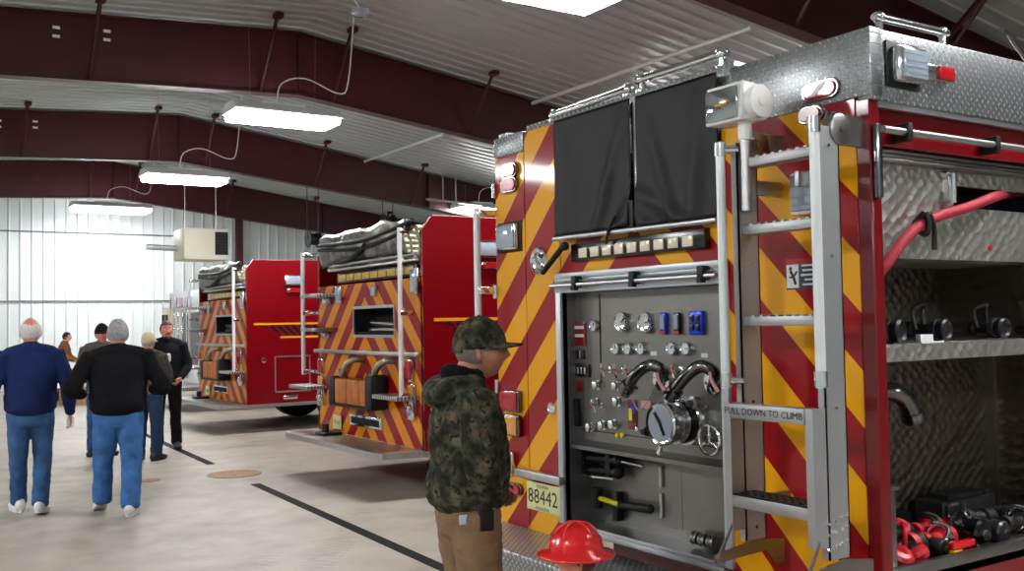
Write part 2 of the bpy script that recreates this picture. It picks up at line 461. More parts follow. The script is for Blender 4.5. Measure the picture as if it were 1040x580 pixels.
h0, h1 = at(450, 204, 1, 22.6), at(463, 206, 1, 22.6); b.tube([h0+Vector((-.5, 0, .02)), h1+Vector((.8, 0, -.02))], .035, 8)
for q in (h0, h1): b.tube([q, (q.x, q.y, roofz(q.x)+.04)], .02, 6)
own(b, 'pipe_rack', ALU, 'grey pipe hung on rods behind the second fire engine hose bed', 'pipe')
# small round ceiling fixture near the first big rafter
p = at(366, 17, 1, 13.2); p.z = min(p.z, roofz(p.x)-.1)
r = thing('sensor', 'small clear ceiling fixture with a looped cord above the large near rafter', 'sensor', (p.x, p.y, p.z))
MB().lathe((p.x, p.y, p.z), (0, 0, 1), [(0, .05), (.04, .13), (.1, .14), (.13, .06)]).build('dome', GLASSY, r)
MB().tube([(p.x, p.y, p.z+.1), (p.x-.1, p.y, p.z+.25), (p.x-.2, p.y, roofz(p.x)+.05)], .01, 6, 4).build('power_cord', WHITE, r)
# steel struts at the upper right
a = at(1000, -6, 1, 7.2); c = at(958, 44, 1, 8.0)
own(MB().tube([a, c], .045, 6), 'ceiling_strut', BEAM, 'dark red diagonal strut at the upper right, above the diamond plate', 'strut')
a = at(1024, 34, 1, 6.2); c = at(1046, 66, 1, 6.3)
own(MB().tube([a, c], .03, 6).tube([a+Vector((-.12, 0, .02)), a+Vector((.14, 0, .0))], .03, 6), 'strut_hanger', STEEL, 'grey steel hanger bracket at the right edge under the ceiling', 'bracket')
a = at(893, 0, 1, 10.5); c = at(1040, 54, 1, 10.5)

# floor marks ----------------------------------------------------------
TAPE = mat('black_drain_grate', '08080A', .8, spec=.15, bump=.3, bscale=90)
def strip(y0, y1):
    f = lambda y: 3.32+.036*(y-6)
    return [(f(y0)-.05, y0), (f(y0)+.05, y0), (f(y1)+.05, y1), (f(y1)-.05, y1)]
own(MB().prism(strip(.5, 10.45), 2, .0, .004), 'drain_channel', TAPE, 'long black channel strip across the floor in the foreground, ending near the round cover', 'drain', 'black floor strips')
own(MB().prism(strip(12.3, 19.), 2, .0, .004), 'drain_channel', TAPE, 'black strip on the floor beside the man in the black hoodie', 'drain', 'black floor strips')
RUST = mat('rusty_iron', '8A6A4C', .8, var=.25, vscale=25, bump=.3)
own(MB().lathe((3.52, 11.3, 0), (0, 0, 1), [(0, .30), (.006, .30), (.008, .27), (.006, .26)], 40), 'drain_cover', RUST, 'round rusty brown cover set in the floor between the two black strips', 'drain')
p = at(152, 488, 2, 0)
own(MB().lathe((p.x, p.y, 0), (0, 0, 1), [(0, .12), (.005, .12), (.006, .1)], 28), 'cleanout_cap', RUST, 'small brown round cap in the floor right of the man in the black jacket', 'drain')

# heater, table, box -----------------------------------------------------
p0 = at(187, 232, 1, 23.9); p1 = at(237, 262, 1, 23.9)
hx0, hx1, hz0, hz1 = p0.x, p0.x+1.05, p1.z-.05, p0.z+.02
r = thing('unit_heater', 'beige box heater hanging near the white end wall above the third fire engine', 'heater', ((hx0+hx1)/2, 24.3, hz0))
MB().box(hx0, hx1, 23.9, 24.9, hz0, hz1, .02).build('cabinet', TAN, r)
g = MB(); g.box(hx1-.32, hx1-.02, 23.86, 23.9, hz0+.12, hz1-.08); 
for k in range(7): g.box(hx1-.31, hx1-.03, 23.84, 23.86, hz0+.15+k*.075, hz0+.17+k*.075)
g.build('louver', BLACK, r)
for s in (hx0+.15, hx1-.15): MB().tube([(s, 24.4, hz1), (s, 24.4, roofz(s)+.05)], .012, 6).build('hanger', STEEL, r)
MB().tube([(hx0, 24.6, hz0+.3), (hx0-.7, 24.6, hz0+.32)], .07, 10).build('flue', ALU, r)

pa = at(40, 377, 1, 24.5); pb = at(88, 377, 1, 24.5); tz = .78
r = thing('folding_table', 'white folding table by the far wall under the red plastic helmets', 'table', ((pa.x+pb.x)/2, 24.8, 0))
MB().box(pa.x, pb.x+.9, 24.4, 25.2, tz-.05, tz, .01).build('tabletop', WHITE, r)
MB().box(pa.x+.03, pb.x+.85, 24.42, 24.44, tz-.42, tz-.05).build('table_skirt', WHITE, r)
for x in (pa.x+.1, pb.x+.8):
    for y in (24.5, 25.1): MB().cyl((x, y, 0), (x, y, tz-.05), .018).build('leg', STEEL, r)
RPL = mat('glossy_red_plastic', 'D01018', .25, coat=.6)
def helmet_mesh(c, s=1.0):
    b = MB(); c = Vector(c)
    b.lathe(c, (0, 0, 1), [(0, .165*s), (.008*s, .165*s), (.02*s, .115*s), (.07*s, .108*s), (.115*s, .07*s), (.13*s, .02*s)], 24)
    # flared rear brim and crest ribs
    for k in range(3):
        a = radians(-90+(k-1)*50)
        b.tube([c+Vector((cos(a)*.11*s, sin(a)*.11*s, .03*s)), c+Vector((cos(a)*.07*s, sin(a)*.07*s, .115*s)), c+Vector((0, 0, .135*s)), c+Vector((-cos(a)*.07*s, -sin(a)*.07*s, .115*s)), c+Vector((-cos(a)*.11*s, -sin(a)*.11*s, .03*s))], .006*s, 6, 4)
    return b
x_ = at(64, 370, 1, 24.7).x; xs = [x_+.345*k for k in range(4)]
hn = ['leftmost red plastic helmet on the table, beside the brown jacket', 'second red plastic helmet from the left on the far table', 'third red plastic helmet from the left on the far table', 'rightmost red plastic helmet on the far table, partly behind the dark jacket']
for x, n in zip(xs, hn):
    own(helmet_mesh((x, 24.7, tz)), 'toy_helmet', RPL, n, 'toy helmet', 'red helmets on the far table')
CARD = mat('cardboard', '9A7448', .85, var=.1)
p = at(80, 411, 2, 0)
b = MB(); b.box(p.x-.35, p.x+.3, p.y, p.y+.4, 0, .38, .004); b.box(p.x-.35, p.x+.3, p.y-.08, p.y, .33, .345)
own(b, 'cardboard_box', CARD, 'brown cardboard box on the floor below the table of red helmets', 'box')
# ================================================================== NEAR ENGINE
D = 3.14; YR, YL = 2.36, 5.0; ZT = 2.76
def R(u, v, X=D): p = at(u, v, 0, X); return p.y, p.z
E1 = thing('fire_engine', 'nearest red fire engine with yellow chevrons, folding ladder and open pump panel', 'fire engine', (D, 3.68, 0), 'fire engines in a row')
CH1 = m_chevron('red_yellow_chevron_near', 3.74-3.68, 2.573)
# body shell -----------------------------------------------------------
b = MB()
b.box(4.95, 9.0, YR, YL, .55, 2.74)                      # mid body
b.box(9.05, 11.8, YR-.02, YL+.02, .5, 2.62, .08)         # cab
b.box(D+.03, 4.95, YL-.05, YL, .55, 2.70)                # left side wall
b.box(D, D+.06, YR, 2.425, .55, 2.50)                    # right rear corner post
b.box(D+.0, 4.95, YR, YR+.05, .42, .70)                  # sill under the side opening
b.box(D+.06, 4.95, YR+.03, YR+.10, 2.33, 2.50)           # red header above the side opening
b.box(3.5, 9, 2.9, 4.4, .35, .55)
b.build('body', RED, E1, bev=.006)
# rear chevron panels ----------------------------------------------------
b = MB()
b.box(D, D+.12, 4.355, 4.685, .50, ZT); b.box(D, D+.12, 4.692, YL, .50, 2.655)
b.box(D, D+.05, 2.425, 3.128, .50, 2.51)
b.box(D+.005, D+.05, 3.128, 4.355, 1.925, 2.13)
b.build('rear_panel', CH1, E1, bev=.003)
# diamond plate -----------------------------------------------------------
b = MB(); b.box(D-.008, D+.06, YR-.016, 3.06, 2.505, ZT+.002, .004); b.build('upper_plate', TREAD_R, E1)
b = MB(); b.box(D-.002, 9.0, YR-.012, YR+.05, 2.49, ZT, .004); b.build('side_plate', TREAD_S, E1)
b = MB(); b.box(D-.004, D+.12, 4.69, YL+.004, 2.655, ZT+.01, .004); b.build('corner_plate', TREAD_R, E1)
b = MB(); b.box(D+.02, D+.10, 3.06, 4.69, 2.70, 2.80, .004); b.box(D+.03, 8.9, 4.9, 5.0, 2.7, 2.8); b.build('hose_bed_rim', TREAD_R, E1)
b = MB(); b.box(D+.2, 5.2, 2.5, 4.88, 2.55, 2.70); b.build('hose_bed_floor', TREAD_T, E1)
b = MB(); b.box(2.74, D-.001, 1.6+.76, 4.98, .455, .515, .008); b.build('tailboard', TREAD_T, E1)
b = MB(); b.box(2.735, 2.75, YR, 4.98, .40, .50); b.build('tailboard_edge', TREAD_R, E1)
b = MB(); b.box(D+.05, 4.95, YR-.005, YR+.02, 2.465, 2.49); b.build('drip_rail', ALU, E1)
# pump compartment ---------------------------------------------------------
YA, YB = 3.15, 4.335   # opening
XP = 3.225
b = MB()
b.box(XP, XP+.02, YA, YB, 1.045, 1.83)                    # pump panel
b.build('pump_panel', PANEL, E1); PP = E1.children[-1]
b = MB()
b.prism([(XP, 1.045), (XP-.055, 1.02), (XP-.055, 1.0), (XP+.02, 1.0), (XP+.02, 1.045)], 1, YA, YB)
b.box(XP+.085, XP+.105, YA, YB, .6, 1.02)
b.box(XP-.02, XP+.105, YA, YB, .585, .60)
b.box(D-.004, XP+.1, YB, YB+.012, .6, 1.83); b.box(D+.01, XP+.1, YA-.012, YA, .6, 1.83)
b.build('lower_compartment', PANEL, E1)
b = MB(); b.box(D+.0, XP+.105, YA, YB, .60, .612); b.box(D-.03, D, YA, YB, .575, .60, .004); b.build('compartment_floor', ALU, E1)
b = MB(); b.box(XP+.083, XP+.086, 3.62, 4.02, .66, .97); b.build('access_door', PANEL, E1, bev=.001); AD = E1.children[-1]
yy, zz = R(672.5, 514, XP+.08)
MB().cyl((XP+.075, yy, .70), (XP+.075, yy, .82), .012).cyl((XP+.075, yy, .85), (XP+.075, yy, .95), .012).build('hinge', ALU, AD)
# silver frame around opening
b = MB()
b.box(D-.02, D+.03, YB, YB+.045, .60, 1.93, .004); b.box(D-.02, D+.03, YA-.045, YA, .60, 1.93, .004)
b.box(D-.025, D+.05, YA-.045, YB+.045, 1.83, 1.935, .006)
b.box(D-.035, D-.02, YA-.03, YB+.03, 1.905, 1.935, .004)
b.build('opening_frame', SILV, E1)
b = MB(); b.tube([(D-.06, YB+.03, 1.868), (D-.06, YA-.03, 1.868)], .011, 10); b.tube([(D-.045, YB, 1.888), (D-.045, YA, 1.888)], .006, 8); b.build('lift_bar', ALU, E1)
for u in (584, 643, 713):
    y, z = R(u, 292, D-.06); z = 1.878
    MB().box(D-.075, D-.025, y-.02, y+.02, z-.028, z+.035, .006).box(D-.08, D-.05, y-.014, y+.014, z-.04, z-.02).build('bar_clamp', BLACK, E1)
# seams on pump panel
y, z = R(610, 350, XP)
MB().box(XP-.003, XP, y-.004, y+.004, 1.35, 1.82).box(XP-.002, XP, YA+.02, YB-.02, 1.095, 1.10).build('panel_seam', BLACK, PP)
def knobplace(u, v, X=XP): return R(u, v, X)
def gauge(u, v, r, name='gauge', face=None):
    y, z = R(u, v, XP-.01); b = MB()
    b.lathe((XP, y, z), (-1, 0, 0), [(0, r*1.0), (.018, r), (.026, r*.93), (.022, r*.82)], 22)
    b.mi(1).lathe((XP-.019, y, z), (-1, 0, 0), [(0, r*.84), (.002, r*.83)], 22)
    b.mi(2)
    for k in range(9):
        a = radians(-120+k*30); b.box(XP-.0225, XP-.021, y+sin(a)*r*.66-.0012, y+sin(a)*r*.66+.0012, z+cos(a)*r*.66-.003, z+cos(a)*r*.66+.003)
    a = radians(random.uniform(-100, 60)); b.tube([(XP-.024, y, z), (XP-.024, y+sin(a)*r*.55, z+cos(a)*r*.55)], .0016, 5)
    return b.build(name, [CHROME, FACE, INK], PP)
FACE = mat('gauge_face', '848E9C', .3)
gauge(632.4, 327.5, .054, 'pressure_gauge'); gauge(656.5, 328, .054, 'pressure_gauge')
for u in (626.5, 638.4, 652, 683, 697.6): gauge(u, 354, .033)
gauge(604, 331, .032, 'pressure_gauge')
# flow meters and the blue governor
LAB = mat('red_label', '9A1A22', .4); LBL = mat('white_label', 'C9C9CC', .5)
for u in (675.5, 689.5):
    y, z = R(u, 328, XP); b = MB(); b.box(XP-.02, XP, y-.024, y+.024, z-.055, z+.05, .008)
    b.mi(1).box(XP-.023, XP-.018, y-.014, y+.014, z-.03, z+.036); b.mi(2).box(XP-.023, XP-.018, y-.02, y+.02, z-.052, z-.036)
    b.build('flow_meter', [BLUE if u < 680 else BLACKG, FACE, LAB], PP)
y, z = R(709.5, 328, XP); b = MB(); b.box(XP-.022, XP, y-.045, y+.045, z-.055, z+.055, .006)
b.mi(1)
for dy, dz in ((-.02, .025), (.02, .025), (-.02, -.02), (.02, -.02)): b.box(XP-.028, XP-.02, y+dy-.012, y+dy+.012, z+dz-.014, z+dz+.014, .003)
b.box(XP-.026, XP-.02, y-.022, y+.022, z-.005, z+.008)
b.build('governor', [BLUE, BLACKG], PP)
# red instruction plate, switch rows
y, z = R(589, 339, XP); b = MB(); b.box(XP-.008, XP, y-.058, y+.052, z-.065, z+.062, .003)
b.mi(1); b.box(XP-.010, XP-.006, y-.045, y+.04, z+.026, z+.042); b.box(XP-.010, XP-.006, y-.045, y+.04, z-.018, z-.002)
b.build('instruction_plate', [REDD, LBL], PP)
y, z = R(589, 359, XP)
for k in range(4):
    MB().box(XP-.012, XP, y-.045+k*.026, y-.03+k*.026, z-.03, z+.018, .003).build('switch', CHROME if k % 2 else BLACK, PP)
y, z = R(592, 376, XP); b = MB(); b.box(XP-.015, XP, y-.07, y+.06, z-.035, z+.035, .004)
b.mi(1)
for k in range(4): b.box(XP-.025, XP-.014, y-.052+k*.03, y-.038+k*.03, z-.018, z+.016, .002)
b.build('switch_bank', [BLACKG, CHROME], PP)
y, z = R(588, 392, XP); MB().box(XP-.006, XP, y-.04, y+.04, z-.03, z+.03, .002).build('label_plate', REDD, PP)
for u, v in ((588, 412), (589, 425)):
    y, z = R(u, v, XP); MB().box(XP-.03, XP, y-.02, y+.02, z-.04, z+.04, .006).build('valve_plate', BLACKG, PP)
# T handles
def thandle(u, v, m=CHROME, name='pull_handle'):
    y, z = R(u, v, XP-.05); b = MB()
    b.lathe((XP, y, z), (-1, 0, 0), [(0, .016), (.01, .016), (.012, .008), (.055, .007)], 14)
    b.tube([(XP-.055, y-.008, z-.034), (XP-.06, y, z), (XP-.055, y+.008, z+.034)], .009, 10, 4)
    b.mi(1).box(XP-.068, XP-.06, y-.008, y+.008, z-.014, z+.014)
    b.build(name, [m, LAB if m is CHROME else m], PP)
for u, v in ((613, 376), (626, 377), (638, 377), (685, 376), (604, 412)): thandle(u, v)
def knob(u, v, r=.022, d=.035, m=CHROME):
    y, z = R(u, v, XP-.02); b = MB()
    b.lathe((XP, y, z), (-1, 0, 0), [(0, r*1.15), (.006, r*1.15), (.008, r*.5), (d*.5, r*.5), (d*.6, r), (d, r), (d*1.1, r*.7)], 18)
    b.build('valve_knob', m, PP)
for u, v in ((605, 391), (625, 392), (604, 409), (626, 408), (622, 431), (611, 432), (598, 434)): knob(u, v)
for u, v in ((648, 436), (633, 442), (628, 442)):
    y, z = R(u, v, XP); MB().lathe((XP, y, z), (-1, 0, 0), [(0, .012), (.012, .012), (.014, .006)], 12).build('warning_light', YEL if v > 440 else CHROME, PP)
# coloured label plate
y, z = R(643, 421, XP); b = MB(); b.box(XP-.006, XP, y-.034, y+.034, z-.075, z+.075, .002)
for k, (dy, dz, w, h) in enumerate(((-.012, .035, .014, .02), (.012, .0, .012, .03), (-.014, -.02, .012, .022))):
    b.mi(k+1).box(XP-.009, XP-.005, y+dy-w, y+dy+w, z+dz-h, z+dz+h)
b.build('label_plate', [REDD, BLUE, YEL, BLACKG], PP)
# discharge elbows: flange on the panel, arch, then coupling that hangs down to the left
def elbow(us, par=PP):
    P = []
    for u, v, d in us: y, z = R(u, v, XP-d); P.append(Vector((XP-d, y, z)))
    b = MB(); b.tube(P, .029, 16, 6); b.build('discharge_elbow', CHROMED, par); e = par.children[-1]
    k = MB(); t = (P[-1]-P[-2]).normalized()
    k.cyl(P[-1]-t*.005, P[-1]+t*.03, .038, 18); k.cyl(P[-1]+t*.03, P[-1]+t*.055, .034, 18)
    for a in range(3):
        q = t.orthogonal().normalized(); q.rotate(Matrix.Rotation(a*2.1, 3, t)); k.cyl(P[-1]+t*.02+q*.04, P[-1]+t*.02+q*.06, .008, 8)
    k.build('coupling', CHROMED, par)
    c = MB(); c.lathe(P[0]+Vector((.0, 0, 0)), (-1, 0, 0), [(0, .06), (.012, .06), (.014, .04)], 20); c.build('flange', CHROME, par)
elbow([(673, 385, 0), (672, 376, .06), (660, 371, .10), (646, 380, .12), (639, 391, .12)])
elbow([(726, 388, 0), (725, 378, .06), (711, 372, .11), (696, 383, .13), (686, 396, .13)])
for (u, v) in ((672, 386), (726, 386)):       # handles on the elbows
    y, z = R(u, v, XP-.1); MB().tube([(XP-.1, y+.03, z+.03), (XP-.12, y, z), (XP-.11, y-.03, z-.05)], .008, 8, 4).build('elbow_handle', mat('pink_grip', 'C98C94', .5), PP)
# retaining chains of the caps
for u0, v0, u1, v1, um, vm in ((640, 399, 667, 391, 650, 417), (715, 394, 700, 420, 718, 412)):
    y0, z0 = R(u0, v0, XP-.03); y1, z1 = R(u1, v1, XP-.01); y2, z2 = R(um, vm, XP-.03)
    MB().tube([(XP-.03, y0, z0), (XP-.03, y2, z2), (XP-.01, y1, z1)], .003, 6, 6).build('cap_chain', STEEL, PP)
# big capped suction inlet
y, z = R(689, 429, XP-.05); y -= .0
b = MB(); b.lathe((XP, y, z), (-1, 0, 0), [(0, .11), (.015, .11), (.02, .088), (.06, .088), (.062, .098), (.085, .098), (.088, .09), (.13, .09), (.135, .102), (.16, .102), (.168, .094), (.162, .08)], 30)
b.build('suction_inlet', CHROME, PP)
b = MB(); b.lathe((XP-.16, y, z), (-1, 0, 0), [(0, .082), (.003, .082), (.004, .04)], 28); b.mi(1).tube([(XP-.166, y-.03, z-.05), (XP-.168, y, z+.01), (XP-.166, y+.035, z+.05)], .008, 6); b.build('inlet_cap', [FACE, BLACKG], PP)
b = MB()
for s in (1, -1): b.tube([(XP-.14, y-.02*s, z+.085*s), (XP-.145, y-.035*s, z+.14*s)], .013, 10)
b.build('cap_handle', CHROME, PP)
MB().lathe((XP-.02, y, z), (-1, 0, 0), [(0, .10), (.03, .10)], 26).build('inlet_ring', BLACKG, PP)
# hand wheel
y, z = R(720.5, 447, XP-.09); b = MB(); c = Vector((XP-.09, y, z))
ring = [c+Vector((0, cos(a)*.066, sin(a)*.066)) for a in [2*pi*k/28 for k in range(29)]]
b.tube(ring, .008, 8, 0, False)
for k in range(3):
    a = radians(90+120*k); b.tube([c, c+Vector((0, cos(a)*.064, sin(a)*.064))], .007, 8)
b.lathe(c+Vector((.09, 0, 0)), (-1, 0, 0), [(0, .03), (.02, .03), (.022, .012), (.1, .012), (.104, .02), (.11, .015)], 16)
b.build('hand_wheel', CHROME, PP)
y, z = R(708, 409, XP); MB().lathe((XP, y, z), (-1, 0, 0), [(0, .03), (.03, .03), (.035, .015), (.06, .015)], 16).build('bleeder_valve', STEEL, PP)
y, z = R(660, 438, XP); MB().lathe((XP, y, z), (-1, 0, 0), [(0, .025), (.02, .025), (.03, .014), (.05, .014)], 16).build('bleeder_valve', BLACKG, PP)
y, z = R(657, 411, XP); MB().box(XP-.012, XP, y-.035, y+.035, z-.02, z+.02, .006).build('tag', mat('pink_grip', 'C98C94', .5), PP)
# small raised labels across the middle
for u, v in ((664, 359), (716, 361), (700, 436)):
    y, z = R(u, v, XP); MB().box(XP-.003, XP, y-.022, y+.022, z-.01, z+.01).build('name_label', LBL, PP)

# hose bed cover curtains -------------------------------------------------
VIN = mat('black_vinyl', '0D0E12', .5, spec=.3, bump=.2, bscale=12)
def curtain(ya, yb, zb, seedv, folds):
    b = MB(); nu, nv = 48, 36; g = []
    for j in range(nv+1):
        row = []
        for i in range(nu+1):
            s, t = i/nu, j/nv; y = ya+(yb-ya)*s; z = ZT+.0-(ZT-zb)*t
            d = 0
            for (fs, ft, ang, amp, w) in folds:
                q = (s-fs)*cos(ang)+(t-ft)*sin(ang)*.8
                d += amp*math.exp(-(q/w)**2)*min(1, t*1.6)
            d += .006*noise.noise(Vector((s*4, t*3, seedv)))
            row.append(b.b.verts.new((D-.028-d, y, z)))
        g.append(row)
    for j in range(nv):
        for i in range(nu): b._f((g[j][i], g[j][i+1], g[j+1][i+1], g[j+1][i]))
    o = b.build('hose_bed_cover', VIN, E1, ang=180)
    mo = o.modifiers.new('thickness', 'SOLIDIFY'); mo.thickness = .006; mo.offset = 1
ym = 3.70
curtain(4.345, ym+.012, 2.135, 1, [(.85, 1.0, .95, .022, .07), (.55, 1, .5, .016, .06), (.2, .6, .2, .01, .12), (.95, 1, 1.3, .018, .05)])
curtain(ym-.03, 3.125, 2.125, 5, [(.1, 1.0, -.9, .022, .07), (.45, .9, -.5, .018, .07), (.75, .5, .15, .014, .09), (.15, .8, -1.25, .014, .05)])
b = MB(); b.box(D-.02, D+.02, ym-.03, ym+.012, 2.15, 2.74); b.build('center_post', CHROME, E1)
b = MB(); b.tube([(D-.04, 4.35, 2.122), (D-.04, 3.125, 2.108)], .014, 10); b.build('cover_rail', ALU, E1)
b = MB(); b.box(D-.05, D-.03, ym-.02, ym+.03, 2.1, 2.26, .004); b.build('cover_strap', BLACK, E1)
b = MB(); b.tube([(D-.05, ym+.12, 2.19), (D-.06, ym+.16, 2.12), (D-.05, ym+.19, 2.06)], .007, 6, 4); b.build('cover_strap', BLACK, E1)
# rear light bar
b = MB(); b.box(D-.03, D+.01, 3.215, 4.215, 1.992, 2.084, .006); b.build('light_bar', BLACKG, E1); LB = E1.children[-1]
LEDM = mat('frosted_led', 'D8CFB4', .25, coat=.5)
for k in range(9):
    y0 = 4.14-k*.098; MB().box(D-.037, D-.028, y0-.068, y0, 2.006, 2.056, .003).build('lamp_segment', LEDM, LB)
# top hand rails
def rail(name, p, q, r, post, m=CHROME, par=E1):
    p, q = Vector(p), Vector(q); t = (q-p).normalized()
    o = MB().tube([p-t*.03, q+t*.03], r, 12).build(name, m, par)
    for c in (p, q):
        MB().tube([c, c+Vector(post)], r*.9, 10).lathe(c+Vector(post), -Vector(post), [(0, r*2), (.01, r*2), (.014, r)], 12).ball(c, r*1.45, 10).build('rail_bracket', m, o)
    return o
rail('top_hand_rail', (D+.06, 4.46, 2.825), (D+.06, 3.82, 2.835), .022, (0, 0, -.04))
rail('top_hand_rail', (D+.06, 3.72, 2.865), (D+.06, 3.17, 2.862), .022, (0, 0, -.07))
y1_, z1_ = R(893, 20); 
pA, pB = at(893, 18, 1, 2.42), at(957, 33, 1, 2.42)
rail('side_hand_rail', (pA.x, 2.42, pA.z), (pB.x, 2.42, pB.z), .017, (0, 0, -(pA.z-ZT)))
# lights on left rear panel ------------------------------------------------
def oval_light(y, z, w, h, lens, X=D, par=E1, name='marker_light'):
    b = MB(); n = 10; poly = []
    for s in (1, -1):
        for k in range(n+1):
            a = -pi/2+pi*k/n if s > 0 else pi/2+pi*k/n
            poly.append((y+s*(w-h)+cos(a)*h, z+sin(a)*h))
    b.prism(poly, 0, X-.022, X); b.build(name, CHROMED, par, bev=.004); o = par.children[-1]
    q = [(y+(p[0]-y)*.86, z+(p[1]-z)*.76) for p in poly]
    MB().prism(q, 0, X-.030, X-.02).build('lens', lens, o, bev=.003); return o
for v in (173.5, 188): y, z = R(519, v); oval_light(y, z, .088, .045, REDL)
def square_light(y, z, w, h, lens, X=D, par=E1, name='flood_light', rim=CHROME):
    MB().box(X-.035, X, y-w, y+w, z-h, z+h, .01).build(name, rim, par); o = par.children[-1]
    b = MB(); b.box(X-.043, X-.034, y-w*.87, y+w*.87, z-h*.85, z+h*.85, .006)
    for k in range(4): b.box(X-.045, X-.043, y-w*.75, y+w*.75, z-h*.6+k*h*.38, z-h*.5+k*h*.38)
    b.build('lens', lens, o); return o
y, z = R(518, 241); MB().box(D-.008, D, y-.13, y+.12, z-.09, z+.09, .004).build('light_gasket', BLACK, E1); square_light(y, z, .105, .075, GLASSY)
y, z = R(522, 407); square_light(y, z, .095, .062, REDL, name='tail_light', rim=CHROMED)
y, z = R(522, 431.5); square_light(y, z, .095, .062, AMBL, name='turn_signal', rim=CHROMED)
y, z = R(518, 470); square_light(y, z, .07, .07, GLASSY, name='tail_light')
y, z = R(524, 496); oval_light(y, z, .085, .035, REDL)
# round door handle
y, z = R(548, 265); b = MB(); b.lathe((D, y, z), (-1, 0, 0), [(0, .078), (.012, .078), (.016, .07), (.006, .05), (.004, .03)], 30); b.tube([(D-.012, y-.03, z-.04), (D-.035, y-.01, z), (D-.012, y+.01, z+.04)], .012, 8, 5); b.build('door_handle', CHROME, E1)
ya, za = R(551, 277, D-.06); yb, zb = R(572, 250, D-.06); b = MB(); b.tube([(D-.06, ya, za), (D-.06, yb, zb)], .016, 10); b.ball((D-.05, yb, zb), .024); b.build('gas_strut', BLACK, E1)
y, z = R(561.5, 415); b = MB(); b.lathe((D, y, z), (-1, 0, 0), [(0, .036), (.014, .036), (.018, .028), (.012, .02)], 22); b.build('latch', CHROME, E1)
# plate holder and license plate
y0, z0 = R(527, 480, D-.03); y1, z1 = R(571, 487, D-.03)
MB().box(D-.05, D-.002, y1, y0+.02, z0-.02, z0+.025, .005).build('plate_light_bar', ALU, E1)
y0, z0 = R(535, 488, D-.02); y1, z1 = R(569, 516, D-.02)
MB().box(D-.022, D-.012, y1, y0, z0-.155, z0, .004).build('license_plate', PLATE, E1); LP = E1.children[-1]
yc = (y0+y1)/2; b = MB(); b.text('88442', .115, (D-.0235, yc, z0-.078), (0, -1, 0), (0, 0, 1)); b.text('MUNICIPAL', .026, (D-.0235, yc, z0-.139), (0, -1, 0), (0, 0, 1)); b.text('INDIANA', .028, (D-.0235, yc, z0-.018), (0, -1, 0), (0, 0, 1))
b.build('lettering', INK, LP, recalc=False, smooth=False)
# tow eye
p = at(546, 565, 0, 2.8); b = MB(); c = Vector((2.86, p.y, .385)); b.tube([c+Vector((0, cos(a)*.05, sin(a)*.05)) for a in [2*pi*k/20 for k in range(21)]], .016, 8, 0, False); b.box(2.84, 3.1, c.y-.04, c.y+.04, .42, .456); b.build('tow_eye', RED, E1)
# hinge and pole left edge
b = MB(); b.tube([(D-.10, 5.055, 1.35), (D-.10, 5.055, 2.36)], .021, 12); b.build('grab_pole', WHITEM, E1); GP = E1.children[-1]
for z in (1.42, 1.87, 2.33): MB().box(D-.11, D+.03, 5.0, 5.07, z-.02, z+.02, .006).build('rail_bracket', CHROME, GP)
for z in (1.86, 1.3, 2.46): MB().cyl((D-.01, 5.0, z-.04), (D-.01, 5.0, z+.04), .014).build('hinge', CHROME, E1)
# caution label on the right panel
y, z = R(812.5, 277.5, D-.002)
MB().box(D-.004, D, y-.075, y+.07, z-.065, z+.06).build('caution_label', mat('label_navy', '1A1D2C', .4), E1); CL = E1.children[-1]
b = MB(); b.box(D-.0055, D-.0038, y+.005, y+.066, z-.058, z+.036); b.mi(1).box(D-.0055, D-.0038, y-.07, y+.066, z+.04, z+.057)
b.mi(2).tube([(D-.006, y+.045, z+.01), (D-.006, y+.03, z-.015), (D-.006, y+.02, z-.045)], .006, 6, 3); b.tube([(D-.006, y+.05, z-.015), (D-.006, y+.03, z-.012), (D-.006, y+.012, z+.008)], .004, 6, 3); b.ball((D-.006, y+.045, z+.02), (.002, .008, .008), 8)
b.build('pictogram', [LBL, REDL, INK], CL)
b = MB()
for k in range(5): b.box(D-.0055, D-.0038, y-.065, y-.065+[.055, .05, .058, .04, .05][k], z+.026-k*.019, z+.034-k*.019)
b.build('lettering', LBL, CL)
# lights upper right ------------------------------------------------
y, z = R(834, 92, D-.01); o = oval_light(y, z, .092, .040, REDL)
MB().prism([(y+.012, z-.022), (y+.04, z-.022), (y-.005, z+.022), (y-.035, z+.022)], 0, D-.033, D-.029).build('reflector', WHITE, o)
y, z = R(826, 117, 3.0); oval_light(y, z, .06, .034, REDD, 3.0); MB().box(3.0, D, y-.02, y+.02, z-.02, z+.02).build('light_bracket', CHROMED, E1)
y, z = R(816.5, 196, D-.02); square_light(y, z, .06, .085, GLASSY, rim=WHITE)
# chrome grab strip on the corner
b = MB(); p = at(885, 124, 1, YR-.02); q = at(885, 201, 1, YR-.02); b.box(D+.005, D+.035, YR-.03, YR, q.z, p.z, .01); b.build('corner_marker', CHROMED, E1)
